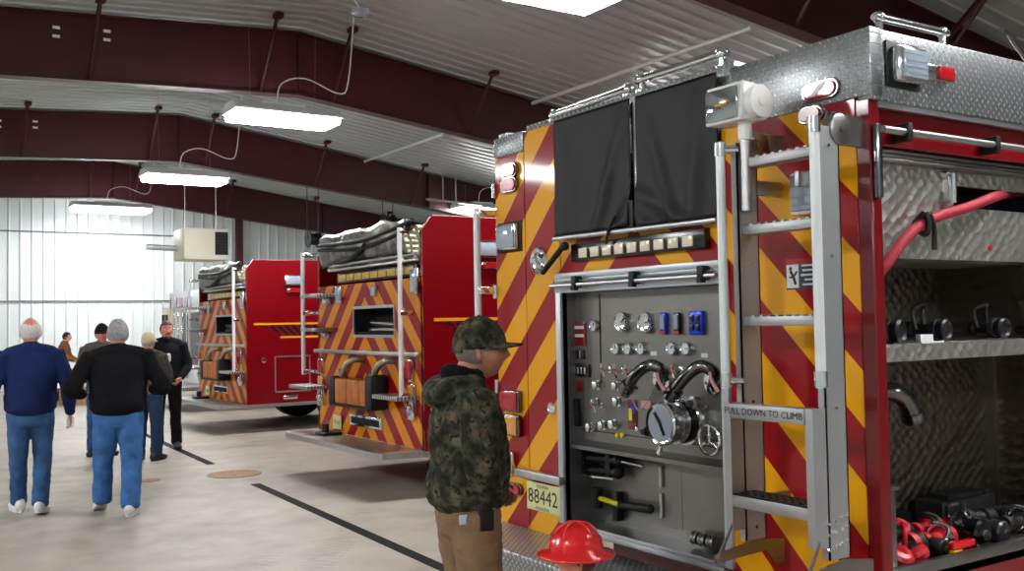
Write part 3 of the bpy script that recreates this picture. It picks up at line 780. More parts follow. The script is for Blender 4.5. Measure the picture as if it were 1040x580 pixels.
# side lamp and marker on diamond plate -------------------------------
YS = YR-.012
p = at(923, 66, 1, YS-.03); MB().box(p.x-.105, p.x+.10, YS-.01, YS, p.z-.088, p.z+.088, .003).build('light_gasket', BLACK, E1)
p = at(925, 66, 1, YS-.04); MB().box(p.x-.085, p.x+.085, YS-.055, YS-.005, p.z-.068, p.z+.068, .012).build('flood_light', CHROME, E1); o = E1.children[-1]
b = MB(); b.box(p.x-.07, p.x+.075, YS-.066, YS-.054, p.z-.055, p.z+.055, .006)
for k in range(4): b.box(p.x-.065, p.x+.07, YS-.068, YS-.066, p.z-.04+k*.024, p.z-.034+k*.024)
b.build('lens', GLASSY, o)
p = at(958, 75, 1, YS-.03); MB().box(p.x-.10, p.x+.06, YS-.03, YS, p.z-.03, p.z+.032, .012).build('marker_light', CHROME, E1); o = E1.children[-1]
MB().box(p.x-.035, p.x+.065, YS-.042, YS-.02, p.z-.026, p.z+.028, .006).build('lens', REDL, o)
# rolled door, bar over side opening
pa = at(897, 131, 1, YR-.03); b = MB(); b.tube([(pa.x, YR-.03, pa.z), (6.0, YR-.03, pa.z)], .014, 12); b.build('awning_bar', ALU, E1); AB = E1.children[-1]
for u in (921, 1010): p = at(u, 133, 1, YR-.03); MB().box(p.x-.014, p.x+.014, YR-.05, YR+.03, pa.z-.035, pa.z+.035, .006).build('bar_clamp', BLACK, AB)
b = MB()
for k in range(4): b.box(3.21, 4.95, YR+.05+k*.004, YR+.1, 2.275+k*.018, 2.289+k*.018, .003)
b.build('roller_door', STEEL, E1)

# side compartment -------------------------------------------------------
CY = 2.95
b = MB()
b.box(3.20, 4.95, CY, CY+.02, .66, 2.30)                 # back
b.box(3.20, 4.95, YR+.02, CY, .66, .69)                  # floor
b.box(4.80, 4.82, YR+.02, CY, .66, 2.30)
b.box(3.20, 3.212, YR+.06, CY, .66, 2.30)
b.box(4.42, 4.44, YR+.12, CY, 1.57, 1.90)
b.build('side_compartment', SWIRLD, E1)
b = MB(); b.box(3.20, 4.95, YR+.0, YR+.035, .66, .735, .004); b.build('compartment_sill', STEEL, E1)
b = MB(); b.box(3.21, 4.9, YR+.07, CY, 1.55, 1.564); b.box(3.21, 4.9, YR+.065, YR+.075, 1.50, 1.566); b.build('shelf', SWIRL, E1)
b = MB(); zs0, zs1 = 1.905, 2.28
xs_ = at(966, 200, 1, YR+.10).x
b.box(3.21, xs_, YR+.09, YR+.11, zs0, zs1); b.box(xs_, 4.9, YR+.09, YR+.11, zs0, 2.125); b.box(xs_, 4.9, YR+.09, YR+.11, 2.215, zs1)
b.box(3.21, 4.9, YR+.11, CY, zs0, zs0+.012)
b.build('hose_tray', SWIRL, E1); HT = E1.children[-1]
MB().box(xs_, 4.9, YR+.3, YR+.32, 2.12, 2.22).build('tray_shade_sheet', DARK, HT)  # near-black sheet behind the slot, painted as its inner shade
p = at(961, 192, 1, YR+.08); b = MB(); b.box(p.x-.018, p.x+.018, YR+.055, YR+.09, p.z-.055, p.z+.055, .005); b.cyl((p.x, YR+.05, p.z-.06), (p.x, YR+.05, p.z+.06), .014); b.box(p.x-.03, p.x+.03, YR+.05, YR+.09, p.z+.05, p.z+.07, .004)
b.build('tray_latch', CHROME, HT)
p = at(1006, 252, 1, YR+.088)
MB().lathe((p.x, YR+.09, p.z), (0, -1, 0), [(0, .012), (.004, .012)], 12).build('sticker', LAB, HT)
b = MB(); b.box(3.205, 3.265, YR+.03, YR+.06, .7, 1.02, .004); b.box(3.2, 3.275, YR+.02, YR+.06, 1.02, 1.035); b.build('door_track', STEEL, E1)
b = MB(); p = at(1004, 400, 1, CY-.01); q_ = at(1034, 400, 1, CY-.02); MB().box(p.x+.03, q_.x, CY-.03, CY-.001, 1.1, 1.545, .004).build('pale_wall_panel', SWIRL, E1); b.box(p.x-.02, p.x+.02, CY-.05, CY, .69, 1.545); b.build('rear_strut', STEEL, E1)  # paler engine-turned piece set on the darker back wall
# wheels
TIRE = mat('tire_rubber', '141416', .8, bump=.3, bscale=40); 
def wheel(par, x, y, r, sgn, w=.32):
    b = MB(); b.lathe((x, y, r), (0, sgn, 0), [(0, r*.62), (0, r*.9), (.03, r), (w-.03, r), (w, r*.9), (w, r*.62), (w-.04, r*.58), (.04, r*.58)], 36)
    b.build('wheel', TIRE, par); o = par.children[-1]
    MB().lathe((x, y+sgn*(.06), r), (0, sgn, 0), [(0, r*.57), (.01, r*.57), (.02, r*.3), (-.03, r*.25), (-.04, r*.1)], 24).build('rim', ALU, o)
for x in (6.0, 10.4):
    wheel(E1, x, YR+.02, .52, 1); wheel(E1, x, YL-.02, .52, -1)

# ---- folding ladder on the right rear panel --------------------------------
WR, WL = 2.385, 2.785            # outer web planes
def zz_(v, u, X): return at(u, v, 0, X).z
LD = MB()
zt = zz_(112, 850, 2.93); zb = zz_(566, 846, 2.93)
LADM = mat('ladder_aluminium', 'A6A8AA', .42, .75, var=.05, vscale=5)
for y in (WR, WL):
    LD.box(2.877, 2.99, y, y+.006, zb, zt-.05); LD.box(2.877, 2.884, y, y+.032, zb, zt-.05); LD.box(2.983, 2.99, y, y+.032, zb, zt-.05)
LD.build('ladder', LADM, E1); L1 = E1.children[-1]
L1['label'] = 'silver folding ladder with a pull down lower section'
for k, z in enumerate((zb+.05, 1.0, 1.35, 1.6, 1.9, 2.2, zt-.12)):
    for y in (WR-.002, WL-.002):
        MB().cyl((2.93, y-.003, z), (2.93, y+.001, z), .007, 8).build('rivet', CHROME, L1) if k % 2 == 0 else None
for u, v in ((791, 161), (791, 231), (790, 326)):
    z = zz_(v, u, 2.93)
    b = MB(); b.box(2.895, 2.965, WR+.006, WL, z-.018, z+.018, .003)
    for k in range(9): b.box(2.9+.0, 2.96, WR+.03+k*.04, WR+.045+k*.04, z+.018, z+.024)
    b.build('rung', LADM, L1)
# lower pull-down section
ztop = zz_(408, 741, 2.84); zlow = zz_(556, 828, 2.84)
for y in (WR, WL+.0):
    MB().box(2.806, 2.874, y, y+.006, zlow, ztop).box(2.806, 2.813, y+.006, y+.034, zlow, ztop).build('lower_rail', LADM, L1)
b = MB(); b.box(2.800, 2.87, WR+.034, WL, ztop-.058, ztop-.002, .003); b.build('rung', LADM, L1)
MB().text('PULL DOWN TO CLIMB', .036, (2.7985, (WR+WL)/2+.03, ztop-.03), (0, -1, 0), (0, 0, 1)).build('lettering', INK, L1, recalc=False, smooth=False)
zr = zz_(502, 742, 2.81)
b = MB(); b.box(2.806, 2.88, WR+.034, WL, zr-.045, zr, .003); b.build('rung', LADM, L1)
b = MB(); b.box(2.808, 2.93, WR+.03, WL, zr, zr+.006)
for k in range(10):
    for j in range(3): b.cyl((2.83+.035*j, WR+.05+k*.036, zr+.005), (2.83+.035*j, WR+.05+k*.036, zr+.011), .006, 8)
b.build('step_tread', BLACK, L1)
# rivets at the foot
b = MB()
for dx in (0, .035, .07, .1):
    for dz in (.04, .09, .13): b.cyl((2.885+dx-.01, WR-.004, zb+dz+dx*.2), (2.885+dx-.01, WR, zb+dz+dx*.2), .0065, 8)
b.build('foot_rivets', CHROME, L1)
# hinge arms at the foot
zc = zz_(560, 760, 2.86)
for y in (WR-.012, WL+.01):
    b = MB(); b.prism([(2.72, zc-.02), (2.80, zc+.10), (2.806, zc+.11), (2.81, zc+.1), (2.735, zc-.03)], 1, y-.006, y)
    b.prism([(2.72, zc-.035), (2.72, zc), (2.95, zc+.03), (3.1, zc+.01), (3.1, zc-.09), (3.06, zc-.09), (3.0, zc-.02)], 1, y, y+.008)
    b.cyl((2.735, y-.012, zc-.015), (2.735, y+.012, zc-.015), .014, 12)
    b.build('hinge_arm', STEEL, L1)
# top pivot caps
for y in (WR, WL):
    b = MB(); b.lathe((3.0, y+.03, zt-.055), (0, -1, 0), [(0, .058), (.034, .058), (.038, .050)], 28); b.cyl((3.0, y-.016, zt-.055), (3.0, y, zt-.055), .012, 10); b.box(3.0, D, y, y+.02, zt-.11, zt+.0); b.build('pivot_cap', STEEL, L1)
for z in (2.2, .95):
    for y in (WR+.14, WL+.004): MB().box(2.93, D, y, y+.02, z-.03, z+.03, .004).build('mounting_bracket', ALU, L1)
# grab bars on the ladder
for (u0, v0, u1, v1, yb_) in ((735.5, 148, 733, 394, 2.86), (831, 122, 830, 394, 2.425)):
    X = 2.835; za = at(u0, v0, 1, yb_).z; 
    ya = at((u0+u1)/2, 270, 0, X).y
    z0 = at(u0, v0, 0, X).z; z1 = at(u1, v1, 0, X).z
    o = MB().tube([(X, ya, z1), (X, ya, z0)], .0185, 14).build('grab_bar', WHITEM, L1)
    yw = WL if ya > 2.6 else WR+.02
    for z in (z0-.015, z1+.03):
        MB().cyl((X, ya, z-.025), (X, ya, z+.03), .024, 14).tube([(X, ya, z), (2.885, yw, z)], .016, 10).build('bar_bracket', CHROME, L1)
# work light on its pole
LX = 2.90
y, z = R(757, 150, LX)
b = MB(); b.tube([(LX, y, z-.25), (LX, y, z+.035)], .022, 12); b.build('light_pole', ALU, E1)
y0, z0 = R(748, 106, LX)
wl = MB(); th = radians(0)
a = [(-.06, -.06), (.055, -.055), (.07, -.03), (.07, .035), (.05, .06), (-.05, .07)]
yc_, zc_ = R(750, 108, LX)
wl.prism([(LX+.0+p[0]*1.2, zc_+p[1]*1.2) for p in a], 1, yc_-.085, yc_+.115)
wl.build('work_light', WHITE, E1, bev=.008); W = E1.children[-1]
b = MB(); b.box(LX-.082, LX-.066, yc_-.065, yc_+.105, zc_-.062, zc_+.066, .008); b.build('lens', mat('lamp_glass', '9AA3A3', .08, .7, coat=1), W)
b = MB(); b.cyl((LX-.084, yc_-.02, zc_), (LX-.084, yc_+.04, zc_), .007); b.build('bulb', AMBL, W)
b = MB(); b.cyl((LX+.005, yc_-.12, zc_), (LX+.005, yc_-.085, zc_), .064, 24); b.cyl((LX+.005, yc_-.128, zc_), (LX+.005, yc_-.11, zc_), .02, 16); b.tube([(LX, yc_-.03, zc_-.05), (LX, y, zc_-.09), (LX, y, zc_-.14)], .028, 10); b.build('swivel', WHITE, W)

# ================================================================== LOOSE EQUIPMENT OF THE NEAR ENGINE
XB = XP+.083
def Q(u, v, X): y, z = R(u, v, X); return Vector((X, y, z))
# hydrant wrench set
for v, n, g in ((468, 'upper black and chrome hydrant wrench clipped in the lower rear compartment', 0), (480, 'lower black and chrome hydrant wrench clipped in the lower rear compartment', 1)):
    a = Q(597, v-3, XB-.05); c = Q(628, v, XB-.05); e = Q(654, v+6, XB-.07)
    b = MB(); b.tube([a, c], .02, 12); b.ball(c, .034, 12); b.mi(1).tube([c, e] if g == 0 else [a+Vector((-.03, 0, -.03)), c+Vector((-.03, 0, -.03))], .011, 10)
    b.mi(0).box(XB-.07, XB, c.y+.05, c.y+.09, c.z-.035, c.z+.035, .005); b.cyl(a, a+Vector((0, .02, 0)), .032, 12)
    own(b, 'hydrant_wrench', [BLACK, CHROME], n, 'wrench', 'wrenches in the rear compartment')
a = Q(606, 505, XB-.05); c = Q(630, 513, XB-.05); e = Q(660, 517, XB-.05)
r = thing('mallet', 'black mallet with a yellow band on its handle in the lower rear compartment', 'mallet', (a.x, a.y, a.z-.06))
MB().cyl(a+Vector((0, .0, -.055)), a+Vector((0, 0, .05)), .033, 18).build('head', BLACK, r)
MB().tube([a, c], .013, 10).build('shaft', YEL, r)
MB().tube([c, e], .022, 12).ball(e, .024, 10).build('grip', BLACK, r)
MB().box(XB-.05, XB, c.y+.03, c.y+.07, c.z-.09, c.z+.06, .006).build('holder', BLACK, r)
# coupling adapters on the compartment floor at the right
p = Q(703, 541, XP+.03)
for k in range(3):
    q = Vector((XP+.035, p.y-.055*k-.02, .655)); b = MB(); b.lathe(q+Vector((0, .022, 0)), (0, -1, 0), [(0, .028), (.008, .032), (.015, .024), (.03, .024), (.034, .031), (.042, .028)], 18)
    own(b, 'hose_adapter', STEEL, ['left one of three small dark hose adapters on the rear compartment floor', 'middle one of three small dark hose adapters on the rear compartment floor', 'right one of three small dark hose adapters on the rear compartment floor'][k], 'adapter', 'hose adapters in the rear compartment')

# red hose with strap in side
pts = [at(u, v, 1, YR+y) for u, v, y in ((1060, 196, .45), (1030, 196, .25), (1010, 200, .055), (985, 210, .04), (955, 219, .035), (935, 228, .03), (918, 244, .03), (905, 262, .035), (893, 277, .05), (884, 290, .09))]
HOSE = mat('red_rubber_hose', '9A2233', .65, spec=.3, bump=.2, bscale=120)
r = thing('booster_hose', 'red rubber hose coming out of the engine turned tray slot, tied with a black strap', 'hose', pts[4])
MB().tube(pts, .0215, 14, 6).build('hose', HOSE, r)
p = pts[5]; b = MB()
b.tube([p+Vector((0, -.02, .045)), p+Vector((.012, -.028, 0)), p+Vector((0, -.02, -.04)), p+Vector((-.012, .02, 0)), p+Vector((0, -.02, .045))], .012, 8, 5)
b.tube([p+Vector((.03, -.02, .04)), p+Vector((.05, -.025, -.01)), p+Vector((.05, -.022, -.10))], .010, 8, 4); b.build('strap', BLACK, r)
# shelf items ---------------------------------------------------
SZ = 1.566
def nozzle(o, d, s, mats, name, label, group, grip=True, cat='nozzle'):
    o = Vector(o); d = Vector(d).normalized()
    r = thing(name, label, cat, o, group)
    b = MB(); b.lathe(o, d, [(0, .030*s), (.02*s, .032*s), (.03*s, .022*s), (.09*s, .022*s), (.10*s, .036*s), (.15*s, .040*s), (.158*s, .033*s), (.15*s, .025*s)], 20); b.build('barrel', mats[0], r)
    MB().lathe(o+d*.10*s, d, [(0, .0405*s), (.022*s, .0425*s), (.024*s, .036*s)], 20).build('bumper_ring', mats[1], r)
    hh = .095 if grip is None else .072
    side = d.cross(Vector((0, 0, 1))).normalized(); up = side.cross(d); a_ = random.uniform(-1.0, 1.0) if grip is not None else 0; side, up = side*cos(a_)+up*sin(a_), up*cos(a_)-side*sin(a_)
    MB().tube([o+d*.05*s+side*.03*s, o+d*.04*s+side*.035*s+up*hh*.75*s, o+d*.07*s+up*hh*s, o+d*.04*s-side*.035*s+up*hh*.75*s, o+d*.05*s-side*.03*s], .008*s, 8, 5).build('bail_handle', mats[1], r)
    if grip: MB().tube([o+d*.03*s-up*.015*s, o+d*.02*s-up*.085*s], .016*s, 10).build('grip', mats[2], r)
    return r
GREY = mat('dark_grey_metal', '38393C', .35, .6)
nozzle((3.42, YR+.30, SZ+.05), (.2, -1, .0), 1.2, (BLACK, GREY, BLACK), 'nozzle', 'black hose nozzle with a raised handle, left on the compartment shelf', 'black nozzles on the shelf', None)
nozzle((3.78, YR+.32, SZ+.05), (.1, -1, .0), 1.15, (BLACK, GREY, BLACK), 'nozzle', 'black hose nozzle in the middle of the compartment shelf behind the white paper', 'black nozzles on the shelf', None)
nozzle((4.22, YR+.30, SZ+.05), (-.1, -1, .0), 1.1, (BLACK, GREY, BLACK), 'nozzle', 'black hose nozzle at the right end of the compartment shelf', 'black nozzles on the shelf', None)
for x, n in ((3.33, 'short black hose coupling at the left end of the compartment shelf'), (4.45, 'small black round cap at the far right of the compartment shelf')):
    own(MB().lathe((x, YR+.22, SZ+.035), (0, -1, 0), [(0, .03), (.02, .036), (.08, .036), (.09, .03), (.11, .03)], 20), 'coupling', BLACK, n, 'coupling', 'black couplings on the shelf')
b = MB(); xa = at(922, 350, 1, YR+.15).x
b.b.verts.ensure_lookup_table()
b.prism([(xa-.04, YR+.06), (xa+.10, YR+.065), (xa+.17, YR+.10), (xa+.05, YR+.11)], 2, SZ+.0, SZ+.006); b.prism([(xa-.03, YR+.07), (xa+.06, YR+.075), (xa+.05, YR+.105), (xa-.01, YR+.105)], 2, SZ+.006, SZ+.035)
own(b, 'paper', LBL, 'crumpled white paper lying on the compartment shelf between black nozzles', 'paper')
# chrome elbow and discs mounted at left
def elbowthing():
    c = at(912, 408, 1, YR+.35); r = thing('elbow_adapter', 'chrome elbow fitting hanging on the left wall of the side compartment', 'pipe fitting', (c.x, c.y, c.z-.05))
    b = MB(); b.tube([c+Vector((-.10, .05, .04)), c+Vector((-.04, 0, .045)), c+Vector((.02, -.02, .01)), c+Vector((.05, -.03, -.05))], .04, 14, 5); b.build('elbow', CHROMED, r)
    q = c+Vector((.05, -.03, -.05)); MB().lathe(q, (.4, -.1, -1), [(0, .05), (.025, .054), (.03, .046), (.04, .046)], 18).build('coupling', CHROMED, r)
    MB().lathe(c+Vector((-.10, .05, .04)), (1, -.4, 0), [(0, .042), (.035, .044), (.04, .036)], 18).build('collar', GREY, r)
elbowthing()
for (u, v, n) in ((899, 440, 'black disc cap mounted low on the left wall of the side compartment, upper one'), (897, 475, 'black disc cap mounted low on the left wall of the side compartment, lower one')):
    p = at(u, v, 1, YR+.2); p.x = 3.212
    own(MB().lathe(p, (1, 0, 0), [(0, .05), (.03, .05), (.035, .04), (.06, .035)], 20), 'cap', BLACK, n, 'cap', 'black caps on the compartment wall')
# floor items -----------------------------------------------------
FZ = .69
RUB = mat('red_rubber', 'B01020', .4)
def F(u, v, h=.04): p = at(u, v, 2, FZ+h); return p
its = [((3.58, .34), (1, .1, 0), 1.25, (BLACK, RUB, RUB), 'black nozzle with a red ring at the far left of the compartment floor'),
       ((3.40, .19), (1, -.05, 0), 1.35, (BLACK, RUB, BLACK), 'black and red ringed nozzle lying at the front left of the compartment floor'),
       ((3.80, .34), (1, .1, 0), 1.2, (RUB, BLACK, RUB), 'red bodied nozzle at the back of the compartment floor'),
       ((3.66, .20), (1, 0, 0), 1.2, (RUB, CHROME, RUB), 'red nozzle with a bright chrome ring in the middle of the compartment floor'),
       ((4.04, .33), (1, 0, .05), 1.2, (CHROME, GREY, BLACK), 'chrome barrelled nozzle behind the round black cap'),
       ((3.92, .20), (1, 0, 0), 1.2, (BLACK, GREY, BLACK), 'plain black nozzle lying behind the sill of the side compartment'),
       ((4.25, .20), (1, -.1, 0), 1.2, (GREY, CHROME, BLACK), 'grey nozzle with a chrome ring at the right of the compartment floor')]
for (u, v), d, s, ms, n in its:
    nozzle((u, YR+v, FZ+.053), d, s, ms, 'nozzle', n, 'nozzles on the compartment floor', False)
for (u, v, rr, m_, n) in ((1000, 548, .062, BLACKG, 'round glossy black cap standing behind the compartment sill'), (936, 556, .04, BLACK, 'left black valve cap with a grey hub behind the compartment sill'), (960, 556, .04, BLACK, 'right black valve cap with a grey hub behind the compartment sill'), (1021, 541, .05, GREY, 'grey ribbed coupling ring at the right end of the compartment floor')):
    p = at(u, v, 1, YR+.10)
    b = MB(); b.lathe((p.x, YR+.16, FZ+rr), (0, -1, 0), [(0, rr), (.05, rr), (.06, rr*.85), (.065, rr*.4)], 22); b.mi(1).lathe((p.x, YR+.094, FZ+rr), (0, -1, 0), [(0, rr*.35), (.01, rr*.3)], 14)
    own(b, 'valve_cap', [m_, STEEL], n, 'cap', 'caps behind the sill')
p0, p1 = at(966, 571, 1, YR+.06), at(985, 563, 1, YR+.06)
b = MB(); b.box(p0.x, p1.x+.02, YR+.045, YR+.075, .735, .765, .006); b.mi(1).box(p0.x, p0.x+.06, YR+.045, YR+.07, FZ, .735, .004)
own(b, 'spanner', [RPL, YEL], 'short bright red and yellow spanner standing against the compartment sill', 'tool')
b = MB(); q = [Vector((3.30+.02*k, YR+.10+.03*sin(k*1.3), FZ+.03+.03*abs(sin(k*.9)))) for k in range(13)]
b.tube(q, .03, 10, 4); own(b, 'strap_bundle', RUB, 'bundled red strap in the front left corner of the compartment floor', 'strap')
b = MB(); p = F(985, 505, .05); b.box(4.12, 4.55, YR+.41, YR+.56, FZ+.001, FZ+.13, .01); b.box(4.2, 4.47, YR+.43, YR+.54, FZ+.13, FZ+.15)
own(b, 'equipment_case', GREY, 'dark grey flat case at the back of the compartment floor', 'case')
# extra dark couplings in the pile
pile = [(3.78, .48, .045), (3.95, .47, .05), (4.36, .32, .045), (4.52, .30, .04), (4.62, .20, .045), (3.42, .31, .04)]
pn = ['black coupling at the back left of the pile on the compartment floor', 'black coupling behind the red bodied nozzle', 'dark coupling beside the chrome barrelled nozzle', 'dark coupling in front of the grey flat case', 'dark coupling at the right end near the grey ribbed ring', 'dark coupling beside the front left nozzle']
for (x, y, rr), n in zip(pile, pn):
    a = random.uniform(0, 3); d = Vector((cos(a), sin(a), 0)); b = MB()
    b.lathe(Vector((x, YR+y, FZ+rr*1.1)), d, [(0, rr), (.02, rr*1.08), (.05, rr*1.08), (.06, rr*.8), (.1, rr*.8)], 16)
    own(b, 'coupling', GREY if rr > .045 else BLACK, n, 'coupling', 'couplings on the compartment floor')
# ================================================================== ENGINES FURTHER BACK
D2, Y2 = 4.5, 8.52; W2 = 2.66
CH2 = m_chevron('red_yellow_chevron_far', W2/2, 2.573, .40, 'D88400')
CHS = None
def hatch(name):
    t = NT(name); _, (x, z) = t.coords('xz')
    s = t.math('FRACT', t.math('DIVIDE', t.math('ADD', x, z), .12)); f = t.math('LESS_THAN', s, .72)
    t.l(t.mix(f, srgb('7C020B'), srgb('1B0D10')), t.b.inputs['Base Color']); t.b.inputs['Roughness'].default_value = .3; return t.m
HAT = hatch('black_hatch_stripe')
NET = mat('crinkled_foil_hose', '77766F', .35, .7, bump=1, bscale=11, var=.65, vscale=9)
HOSEY = mat('folded_hose', 'B8B39A', .7, var=.35, vscale=14)
CONE = mat('orange_brown_hose', 'B4652A', .5, var=.2, vscale=12)
def R2(u, v, X=D2): p = at(u, v, 0, X); return p.y, p.z
def engine(label):
    e = thing('fire_engine', label, 'fire engine', (D2, Y2, 0), 'fire engines in a row'); X = D2; YA, YB = Y2, Y2+W2
    b = MB()
    # side walls with cut corner, rise above hose bed
    for y in (YA, YB-.05):
        b.prism([(X, .44), (X, 2.58), (X+.12, 2.74), (X+5.6, 2.74), (X+5.6, .44)], 1, y, y+.05)
    b.box(X+.3, X+5.6, YA+.05, YB-.05, .44, 1.9)
    b.box(X+1.6, X+5.6, YA+.05, YB-.05, 1.9, 2.55)
    b.box(X+5.65, X+8.6, YA-.02, YB+.02, .5, 2.6, .08)
    b.build('body', RED, e, bev=.006)
    MB().box(X+5.9, X+7.2, YA-.03, YA-.015, 1.4, 2.3).build('cab_window', BLACKG, e)
    b = MB(); zr = 2.13
    b.box(X, X+.3, YA+.002, YA+.62, .46, zr); b.box(X, X+.3, YA+1.60, YB-.002, .46, zr)
    b.box(X, X+.3, YA+.62, YA+1.60, 1.86, zr); b.box(X, X+.3, YA+.62, YA+1.60, .46, 1.56)
    b.build('rear_panel', CH2, e)
    MB().box(X+.25, X+.3, YA+.62, YA+1.6, 1.56, 1.86).box(X+.01, X+.25, YA+1.594, YA+1.6, 1.57, 1.86).box(X+.01, X+.25, YA+.62, YA+.626, 1.57, 1.86).box(X+.02, X+.25, YA+.62, YA+1.6, 1.56, 1.6).build('window_recess', DARK, e)  # recess lined near-black, its inner shade put into the colour
    b = MB()
    for z in (1.555, 1.865): b.box(X-.01, X+.02, YA+.6, YA+1.62, z-.015, z+.015)
    for y in (YA+.6, YA+1.6): b.box(X-.01, X+.02, y, y+.02, 1.55, 1.87)
    b.build('window_frame', ALU, e)
    MB().tube([(X+.15, YA+.7, 1.62), (X+.15, YA+1.5, 1.62)], .035, 10).tube([(X+.1, YA+.75, 1.67), (X+.12, YA+1.4, 1.70)], .03, 10).build('stored_hose', STEEL, e)
    # light bar & shelf
    b = MB(); b.box(X-.03, X+.02, YA+.08, YA+2.0, 2.15, 2.26, .004); b.build('light_bar', BLACKG, e); LBx = e.children[-1]
    for k in range(9): MB().box(X-.036, X-.028, YA+.12+k*.205, YA+.30+k*.205, 2.17, 2.24, .003).build('lamp_segment', mat('amber_lamp', 'C9A43C', .3), LBx)
    b = MB(); b.box(X-.08, X+.12, YA+.06, YA+2.15, 2.285, 2.31, .004); b.tube([(X-.05, YA+.06, 2.35), (X-.05, YA+2.15, 2.35)], .018, 10); b.build('shelf_rail', ALU, e)
    # hose bed: folded hoses heaped, with netting
    b = MB()
    for k in range(15):
        y = YA+.12+k*.165; z = 2.36+.03*sin(k*1.7)
        pts = []
        for j in range(7): pts += [(X+.02+.02*sin(j+k), y, z+j*.052), (X+1.5, y, z+j*.052)] if j % 2 == 0 else [(X+1.5, y, z+j*.052), (X+.02+.02*sin(j+k), y, z+j*.052)]
        b.tube(pts[:12-(k % 3)*2], .03, 8)
    b.build('folded_hose', HOSEY, e)
    b = MB(); n = 30
    g = []
    for j in range(9):
        row = []
        for i in range(n+1):
            y = YA+.3+(W2-.45)*i/n; t = j/8
            row.append(b.b.verts.new((X+.0-.05*sin(pi*t)+.03*noise.noise(Vector((y*5, t*4, 1))), y, 2.37+.36*t+.05*noise.noise(Vector((y*2.5, t*2, 3))))))
        g.append(row)
    for j in range(8):
        for i in range(n): b._f((g[j][i], g[j][i+1], g[j+1][i+1], g[j+1][i]))
    o = b.build('hose_bed_cover', NET, e); mo = o.modifiers.new('t', 'SOLIDIFY'); mo.thickness = .012
    b = MB()
    for k in range(2): MB().tube([(X-.05, YA+.1, 2.62+k*.07), (X-.06, YA+1.2, 2.50+k*.08), (X-.04, YB-.15, 2.56+k*.05)], .022, 8, 6).build('cover_strap', BLACK, e)
    b.tube([(X-.05, YA+1.2, 2.52), (X-.08, YA+1.5, 2.4), (X-.05, YA+2.0, 2.38)], .03, 8, 5)
    b.build('cover_strap', BLACK, e)
    # horizontal bar
    b = MB(); b.box(X-.07, X-.02, YA+.02, YB-.02, 1.36, 1.40, .006)
    b.build('grab_bar', ALU, e); o = e.children[-1]
    for y in (YA+.1, YA+W2/2, YB-.1): MB().box(X-.03, X, y-.03, y+.03, 1.355, 1.405).build('bar_bracket', ALU, o)
    # vertical poles
    for y, z0, z1 in ((YA+.20, .95, 2.62), (YB+.12, 1.10, 2.55)):
        b = MB(); b.tube([(X-.14, y, z0), (X-.14, y, z1)], .024, 12); b.build('grab_pole', WHITEM, e); o = e.children[-1]
        for z in (z0+.03, (z0+z1)/2, z1-.03): MB().box(X-.15, X, y-.025, y+.025 if y < YB else y+.02, z-.025, z+.025, .006).box(X-.02, X, min(y, YB-.03)-.02, y, z-.02, z+.02).build('rail_bracket', CHROME, o)
    # folding steps with lights
    for (y0, y1, z, n_) in ((YA+.08, YA+.62, .96, 'folding_step'), (YB-.28, YB+.30, .96, 'folding_step'), (YB-.62, YB-.1, 2.02, 'folding_step'), (YB-.55, YB-.1, 1.63, 'folding_step')):
        MB().box(X-.26, X, y0, y1, z-.02, z+.02, .004).build(n_, TREAD_T, e); o = e.children[-1]
        ym_ = y0+.13 if z < 1.5 else (y0+y1)/2
        b = MB(); b.box(X-.05, X, ym_-.07, ym_+.07, z-.22 if z < 1.5 else z-.1, z-.03, .006); b.lathe((X-.05, ym_, z-.12 if z < 1.5 else z-.06), (-1, 0, 0), [(0, .055), (.02, .05), (.03, .03)], 16)
        b.build('step_light', CHROME, o)
    # square lights, tail lights
    for (y, z, w, h, l) in ((YA+1.98, 2.02, .07, .10, GLASSY), (YA+1.05, 2.03, .06, .06, GLASSY), (YA+.12, 2.1, .07, .13, GLASSY),
                            (YA+.26, 1.22, .07, .11, REDL), (YA+.26, .0, 0, 0, None), (YB-.13, 1.20, .07, .09, REDL), (YB-.13, 1.02, .07, .07, AMBL)):
        if l: square_light(y, z, w, h, l, X, e, 'rear_light')
    square_light(YA+.22, 1.03, .07, .06, AMBL, X, e, 'rear_light')
    # discharge elbows above the box
    for y in (YA+.60, YA+1.38):
        b = MB(); b.tube([(X, y, 1.30), (X-.09, y+.02, 1.31), (X-.14, y+.11, 1.26), (X-.15, y+.2, 1.17)], .036, 14, 6); b.build('discharge_elbow', mat('worn_nickel', 'A09A86', .3, .9), e); o = e.children[-1]
        MB().lathe((X-.15, y+.2, 1.18), (0, .6, -.75), [(0, .047), (.04, .05), (.06, .043)], 18).build('coupling', mat('worn_nickel', 'A09A86', .3, .9), o)
    # hose roller tray: black ended tray with orange brown centre
    b = MB(); b.box(X-.22, X-.02, YA+.74, YA+.90, .80, 1.16, .03); b.box(X-.22, X-.02, YA+1.70, YA+1.86, .80, 1.12, .03)
    b.box(X-.22, X-.02, YA+.8, YA+1.8, .80, .83)
    b.build('hose_tray', BLACK, e); o = e.children[-1]
    b = MB()
    for k in range(5): b.box(X-.21-.006*(k % 2), X-.03, YA+.905+k*.158, YA+1.062+k*.158, .83, 1.10, .02)
    b.build('rolled_hose', CONE, o)
    # slot, plate, hitch
    MB().box(X-.03, X, YA+.90, YA+1.70, .58, .70, .008).build('tool_slot', CHROME, e); o = e.children[-1]
    MB().box(X-.034, X-.028, YA+.95, YA+1.65, .605, .675).build('opening', DARK, o)  # flat near-black plate painted as the shade within the slot
    b = MB(); b.box(X-.03, X-.015, YA+1.95, YA+2.17, .50, .66, .003); b.build('license_plate', PLATE, e); o = e.children[-1]
